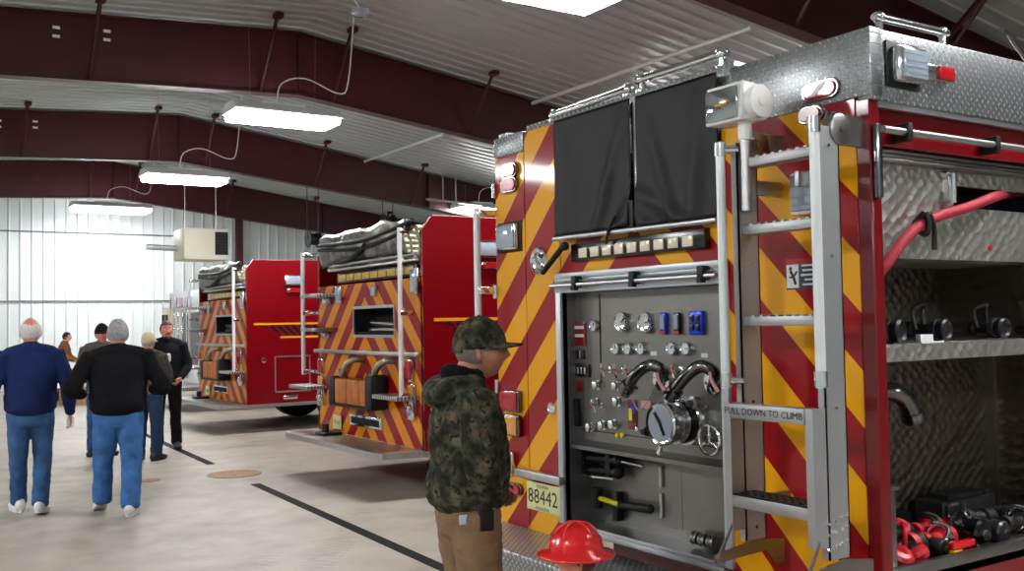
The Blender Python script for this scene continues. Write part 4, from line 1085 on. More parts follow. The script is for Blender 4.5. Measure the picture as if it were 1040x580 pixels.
    b = MB(); b.text('74168', .075, (X-.032, YA+2.06, .58), (0, -1, 0), (0, 0, 1)); b.build('lettering', INK, o, recalc=False, smooth=False)
    b = MB(); b.box(X-.28, X-.05, YA+1.86, YA+2.1, .45, .49, .01); b.tube([(X-.2, YA+1.98, .48), (X-.2, YA+1.97, .58)], .04, 10); b.build('drain_valve', BLACK, e)
    # tailboard
    b = MB(); b.prism([(X, YA+.0), (X-.42, YA+.05), (X-.45, YA+.15), (X-.45, YB-.15), (X-.42, YB), (X, YB)], 2, .40, .455); b.build('tailboard', ALU, e)
    # side details (facing the camera)
    for z, xa in ((1.715, .12), (1.50, .55)):
        MB().box(X+xa, X+5.5, YA-.004, YA+.001, z-.016, z+.016).build('pinstripe', GOLD, e)
    MB().prism([(X+.22, 1.69), (X+5.5, 1.69), (X+5.5, 1.525), (X+.62, 1.525)], 1, YA-.003, YA+.001).build('side_stripe', HAT, e)
    b = MB(); b.box(X+.62, X+.92, YA-.04, YA, 2.33, 2.50, .01); b.build('side_lamp', CHROME, e); o = e.children[-1]
    MB().box(X+.64, X+.90, YA-.048, YA-.038, 2.35, 2.48, .004).build('lens', GLASSY, o)
    b = MB(); b.box(X+.66, X+.92, YA-.03, YA, 2.22, 2.29, .012); b.build('side_marker', CHROME, e); o = e.children[-1]
    MB().box(X+.70, X+.90, YA-.036, YA-.028, 2.23, 2.28).build('lens', REDL, o)
    b = MB()
    for (xa, xb, za, zb) in ((.45, 1.05, 1.18, 1.2), (.45, 1.05, .62, .64), (.45, .47, .62, 1.2), (1.03, 1.05, .62, 1.2)): b.box(X+xa, X+xb, YA-.012, YA, za, zb)
    b.build('access_door', ALU, e)
    MB().lathe((X+.27, YA, 1.14), (0, -1, 0), [(0, .04), (.015, .04), (.02, .02)], 16).build('latch', CHROME, e)
    b = MB(); b.box(X+.58, X+.82, YA-.03, YA, .50, .57, .02); b.build('side_marker', CHROME, e)
    b = MB(); b.box(X-.02, X+5.6, YA-.03, YA+.02, .40, .45); b.build('rub_rail', ALU, e)
    for x in (X+1.75, X+7.2):
        wheel(e, x, YA+.03, .50, 1); wheel(e, x, YB-.03, .50, -1)
        b = MB(); b.prism([(x+cos(a)*.60, .50+max(-.06, sin(a)*.60)) for a in [pi*k/16 for k in range(17)]], 1, YA-.006, YA+.0); b.build('wheel_arch', BLACK, e)
    return e
E2 = engine('middle red fire engine with chevrons, directly behind the man in camouflage')
E3 = dup(E2); E3.location = (5.0, 15.38, 0)
E3['label'] = 'far red fire engine right of the man in the black hoodie'
# fourth vehicle: white and chrome rear
X4, Y4 = 5.75, 20.0
p = at(200, 300, 0, X4)
e = thing('rescue_truck', 'white and silver truck farthest back, mostly hidden behind the third fire engine', 'truck', (X4, 21.0, 0))
ya, yb = at(199, 300, 0, X4).y-.9, at(174, 300, 0, X4).y
b = MB(); b.box(X4, X4+5.5, ya, yb, .5, 2.46, .03); b.build('body', WHITE, e)
b = MB(); b.box(X4-.04, X4, ya, yb, 2.12, 2.46, .01); b.build('roof_cap', WHITEM, e)
for k, yy in enumerate((yb-.10, yb-.62, yb-1.05, yb-1.5)):
    MB().box(X4-.06, X4-.035, yy-.12, yy, 2.12, 2.34, .006).build('warning_lamp', REDL, e)
    MB().box(X4-.06, X4-.035, yy-.36, yy-.14, 2.12, 2.34, .006).build('warning_lamp', GLASSY, e)
b = MB()
for yy in (yb-.25, yb-.55, yb-.9, yb-1.3): b.box(X4-.03, X4, yy-.10, yy, .6, 2.08, .01)
b.build('door_rib', CHROME, e)
MB().box(X4-.012, X4-.002, yb-2.2, yb-1.0, .9, 2.0).build('rear_window', BLACKG, e)
MB().box(X4-.5, X4, ya, yb, .42, .5, .01).build('rear_bumper', TREAD_T, e)
dy0, dy1 = yb+.02, yb+.75
b = MB(); b.box(X4-.03, X4+.02, dy0, dy1, .85, 2.12, .04); b.build('open_door', mat('cream_paint', 'DAD4B8', .4), e); o = e.children[-1]
MB().box(X4-.045, X4-.03, dy0+.16, dy1-.13, 1.35, 1.98, .03).build('window', BLACKG, o)
MB().box(X4-.042, X4-.03, dy0+.10, dy0+.15, .9, 2.0).build('edge_stripe', YEL if False else mat('yellow_edge', 'C9A812', .4), o)
for x in (X4+1.2, X4+4.4): wheel(e, x, ya+.02, .45, 1, .28); wheel(e, x, yb-.02, .45, -1, .28)
# grey wheel chock by the third engine
p = at(191, 398, 2, 0)
# ================================================================== PEOPLE
def remesh(mb, vox, smooth=2):
    me = bpy.data.meshes.new('tmp'); bmesh.ops.recalc_face_normals(mb.b, faces=mb.b.faces)
    mb.b.to_mesh(me); mb.b.free(); ob = bpy.data.objects.new('tmp', me); C.objects.link(ob)
    mo = ob.modifiers.new('r', 'REMESH'); mo.mode = 'VOXEL'; mo.voxel_size = vox; mo.use_smooth_shade = True
    if smooth: ms = ob.modifiers.new('s', 'SMOOTH'); ms.iterations = smooth; ms.factor = .5
    dg = bpy.context.evaluated_depsgraph_get(); ev = ob.evaluated_get(dg)
    out = bpy.data.meshes.new_from_object(ev); bpy.data.objects.remove(ob); bpy.data.meshes.remove(me)
    return out
def place(me, name, m, parent, wr=0, wscale=(9, 9, 5), seed=0, **k):
    if wr:
        n = len(me.vertices); off = Vector((seed*3.1, seed*1.7, 0)); nm = [v.normal.copy() for v in me.vertices]
        for v, q in zip(me.vertices, nm):
            p = v.co
            w = noise.noise(Vector((p.x*wscale[0], p.y*wscale[1], p.z*wscale[2]))+off)
            w2 = 1-abs(noise.noise(Vector((p.x*wscale[0]*1.8+w, p.y*wscale[1]*1.8, p.z*wscale[2]*2.4))+off))*2
            v.co = p + q*(wr*(w*.9+w2*.45))
    me.name = name; me.materials.clear(); me.materials.append(m)
    me.polygons.foreach_set('use_smooth', [True]*len(me.polygons))
    o = bpy.data.objects.new(name, me); C.objects.link(o); o.parent = parent
    for a, b in k.items(): o[a] = b
    return o
V = Vector
def head_shape(b, c, rot, s=1.0, nose=1.0):
    """c centre of the head; rot 3x3, face towards +Y"""
    g = bmesh.ops.create_uvsphere(b.b, u_segments=40, v_segments=28, radius=1)
    for v in g['verts']:
        x, y, z = v.co
        X, Yy, Z = x*.076, y*.096, z*.118
        if z < 0:
            t = -z; X *= 1-.30*t**1.6
            if y > 0: Yy += .006*t
            else: Yy *= 1-.35*t
        else: X *= 1-.04*z; 
        def bumpf(cx, cz, sx, sz, a, front=True):
            nonlocal Yy
            if y < 0.1: return
            for sgn in ((1, -1) if cx else (1,)):
                Yy += a*math.exp(-((X-sgn*cx)/sx)**2-((Z-cz)/sz)**2)
        bumpf(0, -.018, .013, .022, .026*nose); bumpf(0, -.030, .019, .011, .010*nose); bumpf(.031, .008, .017, .012, -.010)
        bumpf(.026, .030, .022, .009, .006); bumpf(0, -.060, .024, .007, .007); bumpf(0, -.071, .02, .007, .005); bumpf(0, -.065, .025, .003, -.004)
        bumpf(0, -.098, .022, .014, .010); bumpf(.042, -.025, .018, .02, .004)
        v.co = c + rot @ (V((X, Yy, Z))*s)
    for sg in (1, -1):
        M = rot @ Matrix.Rotation(sg*.35, 3, 'Z')
        b.ball(c+rot @ V((sg*.077, -.008, -.012))*s, (.008*s, .019*s, .031*s), 12, M)
        b.ball(c+rot @ V((sg*.080, -.018, .0))*s, (.007*s, .010*s, .025*s), 10, M)
def hand_shape(b, w, d, n, side, s=1.0, curl=.5):
    """w wrist, d direction of fingers, n palm normal; side +-1 = thumb direction sign of d x n"""
    d = d.normalized(); n = (n-d*n.dot(d)).normalized(); t = d.cross(n)*side
    b.loft([w-d*.03, w+d*.02, w+d*.06, w+d*.095*s], [(.026, .019), (.030, .018), (.041, .016), (.040, .013)], hint=t, seg=14)
    for k, (o, L) in enumerate(((.030, .070), (.010, .080), (-.011, .075), (-.031, .058))):
        p = w+d*.092*s+t*o; pts = [p-d*.015]; a = 0; q = p
        for j, f in enumerate((.45, .32, .23)):
            a += curl*(.5+.28*j+.06*k); dirv = d*cos(a)+n*sin(a)
            q = q+dirv*L*f; pts.append(q.copy())
        b.loft(pts, [(.0095, .0095), (.0092, .0092), (.0082, .0082), (.0068, .0068)], hint=t, seg=8, sub=3)
    p = w+d*.03+t*.026; b.loft([p, p+t*.020+d*.028+n*.008, p+t*.026+d*.052+n*.018, p+t*.024+d*.074+n*.026], [(.014, .014), (.012, .012), (.010, .010), (.008, .008)], hint=n, seg=8)
def shoe(par, ankle, toe_dir, m, sole, s=1.0, pitch=0):
    """ankle point, forward dir; pitch>0 lifts the heel (rotates about the toes)"""
    f = V((toe_dir[0], toe_dir[1], 0)).normalized(); sd = f.cross(V((0, 0, 1)))
    b = MB(); L = .285*s
    def P(x, y, z): return V((x, y, z))
    prof = [(-.075, .045, .038, .045), (-.04, .052, .041, .052), (.02, .055, .040, .052), (.08, .046, .046, .040), (.14, .036, .050, .030), (.19, .030, .042, .024)]
    b.loft([P(0, x, z) for x, z, w, h in prof], [(w, h) for x, z, w, h in prof], hint=(1, 0, 0), seg=18)
    b.loft([P(0, -.035, .06), P(0, -.02, .12)], [(.042, .05), (.044, .052)], hint=(1, 0, 0), seg=16)
    me = remesh(b, .008, 2)
    so = MB(); n = 24; poly = []
    for k in range(n):
        a = 2*pi*k/n; yy = .055+cos(a)*.155; w = .040+.012*max(0, min(1, (yy+.02)/.12)); poly.append((sin(a)*w*1.02, yy))
    so.prism(poly, 2, .0, .026)
    R3 = Matrix((sd, f, V((0, 0, 1)))).transposed()
    tp = V((0, .14, 0)); Rp = Matrix.Rotation(-pitch, 3, 'X')
    org = V((ankle[0], ankle[1], 0))
    def tr(v): return org + R3 @ (tp + Rp @ (v*s-tp))
    for v in me.vertices: v.co = tr(v.co)
    for v in so.b.verts: v.co = tr(v.co)
    o = place(me, 'shoe', m, par)
    ms = bpy.data.meshes.new('sole'); bmesh.ops.recalc_face_normals(so.b, faces=so.b.faces); so.b.to_mesh(ms); so.b.free()
    s_ = place(ms, 'sole', sole, o); ms.polygons.foreach_set('use_smooth', [False]*len(ms.polygons))
    return o

def person(label, loc, rotz, cfg):
    H = cfg.get('h', 1.76)/1.76; bw = cfg.get('bw', 1.0); belly = cfg.get('belly', 0); vox = cfg.get('vox', .012)
    r = thing('person', label, 'person', loc, cfg.get('group')); r.rotation_euler = (0, 0, rotz)
    lean = cfg.get('lean', 0.0); HS = H*cfg.get('hs', 1.07)
    def S_(p): return V((p[0], p[1]+lean*max(0, p[2]-.95), p[2]))*H
    hipz, kz = .93, .50
    J = dict(hip=(.095, 0, .90), knee_l=(-.11, .02, .50), ank_l=(-.12, -.02, .10), knee_r=(.11, .02, .50), ank_r=(.12, -.02, .10),
             sh=(.185*bw, -.01, 1.43), el_l=(-.25*bw, -.03, 1.13), wr_l=(-.25*bw, .06, .88), el_r=(.25*bw, -.03, 1.13), wr_r=(.25*bw, .06, .88),
             head=(0, .03, 1.635), tf_l=(-.15, 1), tf_r=(.15, 1), pit_l=0, pit_r=0)
    J.update(cfg.get('J', {}))
    g = {k: S_(v) for k, v in J.items() if isinstance(v, tuple) and len(v) == 3}
    hl, hr = S_((-J['hip'][0], 0, J['hip'][2])), S_(J['hip'])
    sl, sr = S_((-J['sh'][0], J['sh'][1], J['sh'][2])), S_(J['sh'])
    hc = g['head']; yaw = cfg.get('head_yaw', 0); tilt = cfg.get('head_tilt', 0)
    HR = Matrix.Rotation(yaw, 3, 'Z') @ Matrix.Rotation(-tilt, 3, 'X')
    # body: one continuous surface
    b = MB(); head_shape(b, hc, HR, HS)
    b.loft([S_((0, 0, 1.38)), S_((0, 0, 1.46)), S_((0, .01, 1.53)), hc+HR @ V((0, -.02, -.05))], [(.09, .07), (.072, .068), (.058, .060), (.056, .062)], seg=18)
    b.loft([S_((0, 0, .88)), S_((0, 0, 1.02)), S_((0, 0, 1.22)), S_((0, 0, 1.38)), S_((0, 0, 1.44))], [(.15*bw, .10), (.135*bw, .09+belly*.5), (.15*bw, .10+belly*.4), (.16*bw, .09), (.12*bw, .06)], seg=22)
    for hp, kn, an in ((hl, g['knee_l'], g['ank_l']), (hr, g['knee_r'], g['ank_r'])):
        b.loft([hp, hp.lerp(kn, .5), kn, kn.lerp(an, .35), an, an-V((0, 0, .04))], [(.080, .085), (.070, .075), (.052, .055), (.055, .058), (.036, .040), (.035, .05)], seg=16)
    for i, (sh, el, wr) in enumerate(((sl, g['el_l'], g['wr_l']), (sr, g['el_r'], g['wr_r']))):
        b.loft([sh, sh.lerp(el, .5), el, el.lerp(wr, .4), wr], [(.052, .052), (.043, .043), (.037, .037), (.037, .035), (.026, .022)], seg=14)
        hd = cfg.get('hand_dir_'+'lr'[i]); hd = V(hd) if hd else (wr-el)
        nn = V(cfg.get('palm_'+'lr'[i], ((1, 0, 0), (-1, 0, 0))[i]))
        sgn = 1 if hd.cross(nn).y > 0 else -1
        hand_shape(b, wr, hd, nn, sgn, 1.0, cfg.get('curl', .55))
    place(remesh(b, cfg.get('bvox', .009), 1), 'body', cfg.get('skin', SKIN), r)
    # trousers
    b = MB(); tw = cfg.get('tw', 1.0)
    b.loft([S_((0, 0, .80)), S_((0, .0, .90)), S_((0, 0, 1.0)), S_((0, 0, 1.07))], [(.165*bw, .125), (.175*bw, .135), (.165*bw, .12+belly*.4), (.155*bw, .115+belly*.5)], seg=24)
    for hp, kn, an in ((hl, g['knee_l'], g['ank_l']), (hr, g['knee_r'], g['ank_r'])):
        e = an+(kn-an).normalized()*-.015
        b.loft([hp, hp.lerp(kn, .5), kn, kn.lerp(an, .5), e], [(.100*tw, .110*tw), (.090*tw, .098*tw), (.074*tw, .078*tw), (.070*tw, .074*tw), (.070*tw, .078*tw)], seg=20)
    place(remesh(b, vox, 2), 'trousers', cfg['trousers'], r, cfg.get('wr', .010), (7, 7, 10), 2)
    # jacket
    b = MB(); jw = cfg.get('jw', 1.0); jb = cfg.get('jb', .97)
    b.loft([S_((0, 0, jb)), S_((0, 0, jb+.05)), S_((0, belly*.25, 1.14)), S_((0, 0, 1.30)), S_((0, -.005, 1.40)), S_((0, -.005, 1.455))],
           [(.178*bw*jw, .132*jw+belly*.65), (.184*bw*jw, .137*jw+belly*.72), (.182*bw*jw, .135*jw+belly*.7), (.195*bw*jw, .138*jw+belly*.2), (.185*bw*jw, .115*jw), (.12*bw, .085)], seg=28)
    b.loft([sl.lerp(sr, .06)+V((0, 0, .01)), S_((0, -.015, 1.475)), sr.lerp(sl, .06)+V((0, 0, .01))], [(.062, .062), (.075, .07), (.062, .062)], hint=(0, 1, 0), seg=18)
    for i, (sh, el, wr) in enumerate(((sl, g['el_l'], g['wr_l']), (sr, g['el_r'], g['wr_r']))):
        e = wr-(wr-el).normalized()*.015
        b.loft([sh, sh.lerp(el, .5), el, el.lerp(wr, .5), e], [(.078*jw, .078*jw), (.070*jw, .070*jw), (.062*jw, .062*jw), (.058*jw, .056*jw), (.043*jw, .043*jw)], seg=18)
    if cfg.get('collar', True):
        b.loft([S_((0, -.01, 1.46)), S_((0, 0, 1.50)), S_((0, .0, 1.525))], [(.085, .085), (.074, .078), (.072, .078)], seg=22)
    if cfg.get('hood'):
        b.loft([S_((-.13, -.01, 1.475)), S_((-.10, -.10, 1.46)), S_((0, -.135, 1.435)), S_((.10, -.10, 1.46)), S_((.13, -.01, 1.475))], [(.045, .045), (.055, .06), (.06, .075), (.055, .06), (.045, .045)], hint=(0, 0, 1), seg=16)
    place(remesh(b, vox, 2), cfg.get('top', 'jacket'), cfg['jacket'], r, cfg.get('jwr', .008), (6, 6, 9), 5)
    if cfg.get('rib'):          # knitted waistband
        b = MB(); b.loft([S_((0, 0, jb-.035)), S_((0, 0, jb-.0))], [(.160*bw*jw, .118*jw+belly*.55), (.172*bw*jw, .128*jw+belly*.6)], seg=28)
        place(remesh(b, vox, 1), 'waistband', cfg['jacket'], r)
    if cfg.get('lining'):
        b = MB(); b.loft([S_((-.088, .045, 1.50)), S_((-.078, -.04, 1.53)), S_((0, -.085, 1.535)), S_((.078, -.04, 1.53)), S_((.088, .045, 1.50))], [(.022, .022), (.034, .032), (.040, .036), (.034, .032), (.022, .022)], hint=(0, 0, 1), seg=14)
        place(remesh(b, vox*.8, 2), 'hood_lining', cfg['lining'], r, .004, (20, 20, 20))
    # shoes
    for s_, k in (('l', -1), ('r', 1)):
        a = g['ank_'+s_]; td = cfg['tf_'+s_] if 'tf_'+s_ in cfg else (k*.2, 1)
        shoe(r, (a.x, a.y), td, cfg['shoes'], cfg.get('sole', LBL), H*1.12, cfg.get('pit_'+s_, 0))
    # hair
    def cap_shell(mode, grow=1.0):
        b = MB(); gg = bmesh.ops.create_uvsphere(b.b, u_segments=40, v_segments=28, radius=1)
        for v in gg['verts']:
            x, y, z = v.co; p = V((x*.085*grow, y*.105*grow-.003, z*.124*grow))
            if z < 0: p.x *= 1-.22*(-z)**1.5; p.y *= 1 if y > 0 else 1-.30*(-z)
            keep = True
            if p.z < -.055: keep = False
            if p.y > .035 and p.z < .060: keep = False
            if p.y > .005 and p.z < -.005: keep = False
            if mode == 'bald': p = V((p.x*.96, p.y*.96, p.z))
            if mode == 'bald' and p.z > .070+.012*noise.noise(p*40): keep = False
            if mode == 'bald' and p.y > .03: keep = False
            if not keep: p = V((p.x*.80, p.y*.82, p.z*.86))
            elif mode != 'x': p *= 1+.03*noise.noise(p*60)
            v.co = hc + HR @ (p*HS)
        me = bpy.data.meshes.new('hair'); b.b.to_mesh(me); b.b.free(); return me
    if cfg.get('hair'): place(cap_shell(cfg.get('hairmode', 'full')), 'hair', cfg['hair'], r)
    if cfg.get('cap'):
        b = MB(); gg = bmesh.ops.create_uvsphere(b.b, u_segments=40, v_segments=28, radius=1)
        for v in gg['verts']:
            x, y, z = v.co; p = V((x*.091, y*.112-.004, z*.128+.006))
            lim = .018 if y > .3 else (.018+.035*(y-.3)/1.3 if y > -1 else -.02)
            if p.z < lim: p = V((p.x*(1.0 if p.z > -.0 else .8), p.y*(1.0 if p.z > 0 else .8), max(p.z, lim-.02)))
            if z > .2: p.z += .004*(1-abs(x))
            v.co = hc + HR @ (p*HS)
        me = bpy.data.meshes.new('cap'); b.b.to_mesh(me); b.b.free(); co = place(me, 'cap', cfg['cap'], r)
        b = MB(); top, bot = [], []; N = 14; rings = []
        for k in range(N+1):
            a = radians(20+140*k/N); xi, yi = cos(a)*.088, sin(a)*.100
            ext = .075*sin(pi*k/N)**.6
            zi = .020+.010*sin(a)
            zo = .012+.010*sin(a)-.012*abs(cos(a))
            P_ = [V((xi*.96, yi*.96, zi)), V((xi+cos(a)*ext*.3, yi+ext, zo)), V((xi+cos(a)*ext*.3, yi+ext, zo-.004)), V((xi*.96, yi*.96, zi-.005))]
            rings.append([b.b.verts.new(hc+HR @ (q*HS)) for q in P_])
        b.skin(rings); me = bpy.data.meshes.new('visor'); bmesh.ops.recalc_face_normals(b.b, faces=b.b.faces); b.b.to_mesh(me); b.b.free(); place(me, 'visor', cfg['cap'], co)
        b = MB(); b.ball(hc+HR @ (V((0, -.004, .135))*HS), .008, 10); me = bpy.data.meshes.new('button'); b.b.to_mesh(me); b.b.free(); place(me, 'cap_button', cfg['cap'], co)
    # face details
    for sg in (1, -1):
        b = MB(); b.ball(hc+HR @ (V((sg*.031, .078, .008))*HS), .0125, 12); me = bpy.data.meshes.new('eye'); b.b.to_mesh(me); b.b.free(); eo = place(me, 'eye', WHITE, r)
        b = MB(); b.ball(hc+HR @ (V((sg*.031, .0865, .008))*HS), .0058, 10); me = bpy.data.meshes.new('iris'); b.b.to_mesh(me); b.b.free(); place(me, 'iris', INK, eo)
        if cfg.get('brow'):
            b = MB(); b.tube([hc+HR @ (V((sg*x, y, z))*HS) for x, y, z in ((.014, .098, .028), (.030, .096, .033), (.046, .084, .027))], .0042, 6, 3); me = bpy.data.meshes.new('brow'); b.b.to_mesh(me); b.b.free(); place(me, 'eyebrow', cfg['brow'], r)
    if cfg.get('beard'):
        b = MB(); b.loft([hc+HR @ (V(q)*HS) for q in ((-.026, .092, -.056), (0, .104, -.046), (.026, .092, -.056))], [(.007, .006), (.009, .007), (.007, .006)], hint=(0, 0, 1), seg=10)
        b.loft([hc+HR @ (V(q)*HS) for q in ((-.03, .083, -.09), (0, .100, -.100), (.03, .083, -.09))], [(.012, .010), (.015, .011), (.012, .010)], hint=(0, 0, 1), seg=10)
        place(remesh(b, .004, 1), 'moustache', cfg['beard'], r)
    if cfg.get('glasses'):
        b = MB()
        for sg in (1, -1):
            c = V((sg*.032, .104, .004))
            b.tube([hc+HR @ ((c+V((cos(a)*.024, -abs(cos(a))*.003*sg*0, sin(a)*.017)))*HS) for a in [2*pi*k/20 for k in range(21)]], .0026, 6, 0, False)
            b.tube([hc+HR @ (V(q)*HS) for q in ((sg*.056, .103, .01), (sg*.078, .07, .010), (sg*.084, -.01, .006), (sg*.084, -.03, -.012))], .003, 6)
        b.tube([hc+HR @ (V(q)*HS) for q in ((-.009, .105, .008), (0, .112, .010), (.009, .105, .008))], .0016, 6)
        me = bpy.data.meshes.new('glasses'); b.b.to_mesh(me); b.b.free(); place(me, 'glasses', STEEL, r)
    return r, g, H, HR
def face_to(v): return atan2(-v[0], v[1])      # rotz that turns +Y to v

JEAN = cloth('blue_denim', '3C659A', .28, 9); JEAN2 = cloth('faded_denim', '36557E', .25, 9)
NAVY = cloth('navy_cloth', '18244E', .15, 5); BLK = cloth('black_cloth', '101014', .2, 5); BLK2 = cloth('charcoal_cloth', '15161C', .2, 5)
KHAKI = cloth('brown_duck_canvas', '775F48', .2, 8); BROWN = cloth('brown_jacket_cloth', '7A4F2C', .2, 8); PLAID = cloth('dark_plaid', '3E3A34', .5, 30)
GHAIR = mat('grey_hair', '8C8C8E', .8, bump=.8, bscale=90, var=.25, vscale=40); WHAIR = mat('white_hair', 'C4C0BC', .8, bump=.8, bscale=90, var=.15, vscale=40)
BHAIR = mat('brown_hair', '4A2E22', .8, bump=.8, bscale=90, var=.25, vscale=40); DHAIR = mat('dark_hair', '1C1614', .8, bump=.8, bscale=90)
SHW = mat('white_sneaker', 'D2D0CC', .6, var=.1, vscale=30); SHB = mat('black_shoe', '121214', .5); BOOT = mat('tan_boot', '5E4228', .7)
TANC = cloth('tan_cap', 'B9AE8C', .1)

def ground(u, v): p = at(u, v, 2, 0); return (p.x, p.y, 0)
# man in the navy jacket
def dirto(x, y, extra=0):
    return face_to((x, y)) + extra
x, y = 1.27, 10.15
r1, g1, H1, _ = person('white haired man in a navy jacket and jeans walking away at the far left', (x, y, 0), radians(-6),
    dict(h=1.79, bw=1.12, hs=1.1, belly=.05, jacket=NAVY, trousers=JEAN2, shoes=SHW, hair=WHAIR, hairmode='bald', skin=SKINR, jw=1.08, jb=.935, rib=True, tw=1.05,
         J=dict(knee_l=(-.10, .05, .50), ank_l=(-.095, .17, .10), knee_r=(.10, .06, .50), ank_r=(.075, -.16, .12), el_l=(-.31, -.05, 1.14), wr_l=(-.33, .02, .87), el_r=(.31, -.05, 1.15), wr_r=(.33, .03, .88)), pit_r=.15, lean=.02))
c = V(g1['wr_r']); w = Matrix.Rotation(radians(-6), 3, 'Z') @ (c+V((.0, .025, -.135))) + V((x, y, 0))
own(MB().lathe(w, (0.05, 0, 1), [(0, .026), (.002, .028), (.09, .036), (.092, .034), (.01, .025)], 18), 'paper_cup', WHITE, 'white cup held low in the right hand of the man in the navy jacket', 'cup')
# man in the black jacket
x, y = 1.93, 9.62
person('grey haired man in a black jacket and bright blue jeans walking away, left of centre', (x, y, 0), radians(-11),
    dict(h=1.76, bw=1.22, hs=1.12, belly=.07, jacket=BLK, trousers=JEAN, shoes=SHW, hair=GHAIR, jw=1.10, jb=.95, rib=True, tw=1.22,
         J=dict(knee_l=(-.13, .10, .49), ank_l=(-.135, .13, .12), knee_r=(.11, -.01, .50), ank_r=(.10, -.13, .10), el_l=(-.40, -.06, 1.14), wr_l=(-.30, .17, 1.08), el_r=(.40, -.05, 1.14), wr_r=(.30, .18, 1.10)), pit_l=.5, lean=.03,
         hand_dir_l=(.6, .8, 0), hand_dir_r=(-.6, .8, 0), palm_l=(.5, 0, -1), palm_r=(-.5, 0, -1)))
# cap man facing camera
gx, gy, _z = ground(112, 463)
hd = at(104, 341, 1, gy+.05)
person('man in a dark cap and grey jacket facing the camera, half hidden behind others', (hd.x+.02, gy+.2, 0), radians(180-8),
    dict(h=1.74, bw=1.1, jacket=cloth('grey_jacket', '55504A', .3, 14), trousers=JEAN2, shoes=SHB, cap=BLK, hair=BHAIR, skin=SKINR, brow=BHAIR, belly=.05, sole=BLACK))
# tan cap man from behind
gx, gy, _z = ground(157, 467)
hd = at(150, 345, 1, gy)
person('shorter man in a pale tan cap seen from behind, beside the hoodie man', (hd.x+.0, gy, 0), radians(-35),
    dict(h=1.62, bw=1.05, jacket=PLAID, trousers=cloth('dark_jeans', '23344F', .2, 8), shoes=SHB, sole=BLACK, cap=TANC, hair=GHAIR, belly=.05,
         J=dict(el_r=(.26, .08, 1.13), wr_r=(.14, .26, 1.05))))
# black hoodie man
gx, gy, _z = ground(170, 457)
rr, gg, HH, HRR = person('man with a moustache in a black hoodie facing the camera beside the far fire engine', (gx+.03, gy+.12, 0), radians(180-20),
    dict(h=1.78, bw=1.05, jacket=BLK2, trousers=BLK, shoes=SHB, sole=BLACK, hair=BHAIR, brow=BHAIR, beard=BHAIR, skin=SKINR, hood=True, jb=.93, head_yaw=radians(14), top='hoodie',
         J=dict(el_l=(-.27, -.04, 1.14), wr_l=(-.20, .12, .98), el_r=(.27, -.04, 1.14), wr_r=(.20, .12, .98)), hand_dir_l=(.5, .5, -.7), hand_dir_r=(-.5, .5, -.7)))
b = MB()
for k in range(7): b.ball((-.02+.016*k, .152, 1.27+.012*sin(k*2)), (.022, .014, .045+.015*cos(k)), 10)
for v in b.b.verts: v.co = V((v.co.x-.03, v.co.y, v.co.z))
me = bpy.data.meshes.new('p'); b.b.to_mesh(me); b.b.free(); place(me, 'chest_print', LBL, rr)
# distant person in brown at the table
hd = at(57, 352, 1, 25.6)
person('distant person in a brown jacket standing at the far table, seen from the side', (hd.x+.15, 25.7, 0), radians(-110),
    dict(h=1.62, bw=1.0, jacket=BROWN, trousers=BLK, shoes=SHB, sole=BLACK, hair=DHAIR, lean=.12, vox=.016, bvox=.012,
         J=dict(el_r=(.25, .12, 1.13), wr_r=(.2, .32, 1.02), el_l=(-.25, .12, 1.13), wr_l=(-.2, .32, 1.02))))
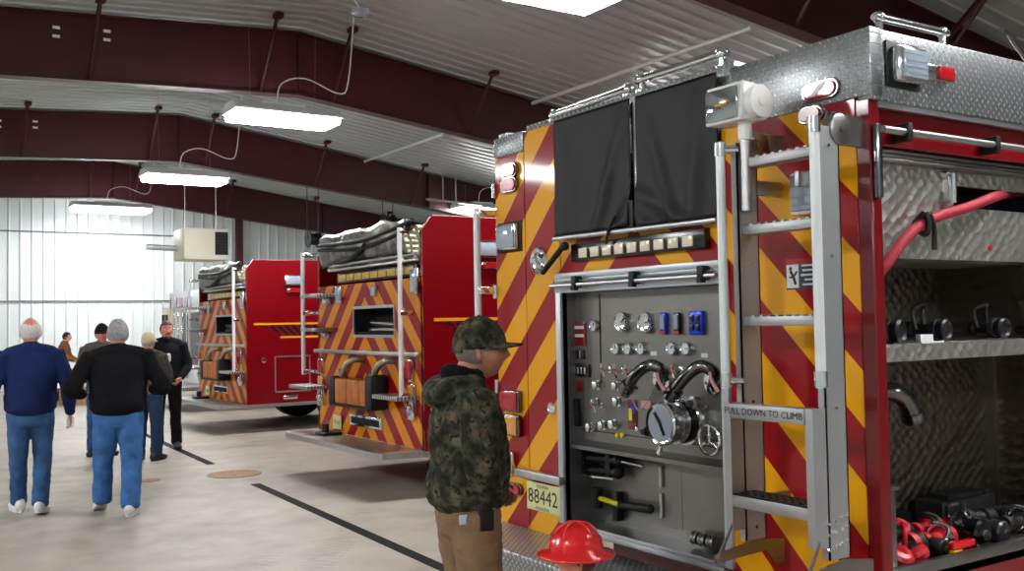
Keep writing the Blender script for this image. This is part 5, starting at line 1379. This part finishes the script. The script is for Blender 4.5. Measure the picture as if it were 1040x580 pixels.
# man in camouflage
cx, cy = 2.24, 3.84
rc = radians(-101)
rr, gg, HH, HRR = person('man in a camouflage jacket and cap with glasses standing beside the nearest fire engine', (cx, cy, 0), rc,
    dict(h=1.675, hs=1.16, bw=1.0, belly=.03, vox=.008, bvox=.006, jacket=CAMO, trousers=KHAKI, shoes=BOOT, sole=BLACK, cap=CAMO, hair=mat('short_grey_brown_hair', '66605A', .85, bump=.8, bscale=90), brow=GHAIR, skin=mat('tanned_skin', 'A8705A', .5, var=.1, vscale=30), glasses=True, hood=True,
         lining=BLK, jw=1.12, jb=.945, rib=True, head_yaw=radians(-17), jwr=.015, wr=.012, tw=1.05,
         J=dict(head=(0, .075, 1.638), el_r=(.25, -.03, 1.16), wr_r=(.185, .05, .955), el_l=(-.26, .02, 1.14), wr_l=(-.17, .17, .98), ank_l=(-.12, .02, .1), ank_r=(.13, -.05, .10)), hand_dir_r=(-.95, .3, .1), hand_dir_l=(.4, .6, -.6)))
b = MB(); b.box(.150, .205, -.02, .05, .79, .93, .012); b.box(.155, .213, -.012, .042, .87, .935, .01)
me = bpy.data.meshes.new('h'); b.b.to_mesh(me); b.b.free(); place(me, 'phone_holster', BLACK, rr)
b = MB(); b.box(.170, .180, -.10, -.065, .825, .865, .002); me = bpy.data.meshes.new('h'); b.b.to_mesh(me); b.b.free(); 
for v in me.vertices: v.co.x += .0
place(me, 'pocket_patch', mat('pale_blue_patch', 'A9B6C6', .7), rr)
# child in a red plastic helmet at the tailboard
q = at(589, 608, 0, 2.25)
kid, kg, KH, KR = person('small child in a shiny red plastic fire helmet at the bottom edge', (q.x, q.y, 0), radians(60),
    dict(h=.80, hs=1.5, bw=1.05, vox=.008, bvox=.006, jacket=cloth('red_kid_jacket', 'B81420', .1), trousers=JEAN, shoes=SHB, hair=BHAIR, wr=.003, jwr=.004,
         J=dict(head=(0, .02, 1.72))))
hb = helmet_mesh((0, 0, 0), .90); me = bpy.data.meshes.new('toy'); bmesh.ops.recalc_face_normals(hb.b, faces=hb.b.faces); hb.b.to_mesh(me); hb.b.free()
hc = V((0, .01, 1.72*KH+.02))
for v in me.vertices: v.co = v.co+hc
place(me, 'toy_helmet', RPL, kid)
# world
w = bpy.data.worlds.new('world'); S.world = w; w.use_nodes = True
w.node_tree.nodes['Background'].inputs[0].default_value = (.5, .55, .6, 1); w.node_tree.nodes['Background'].inputs[1].default_value = .1
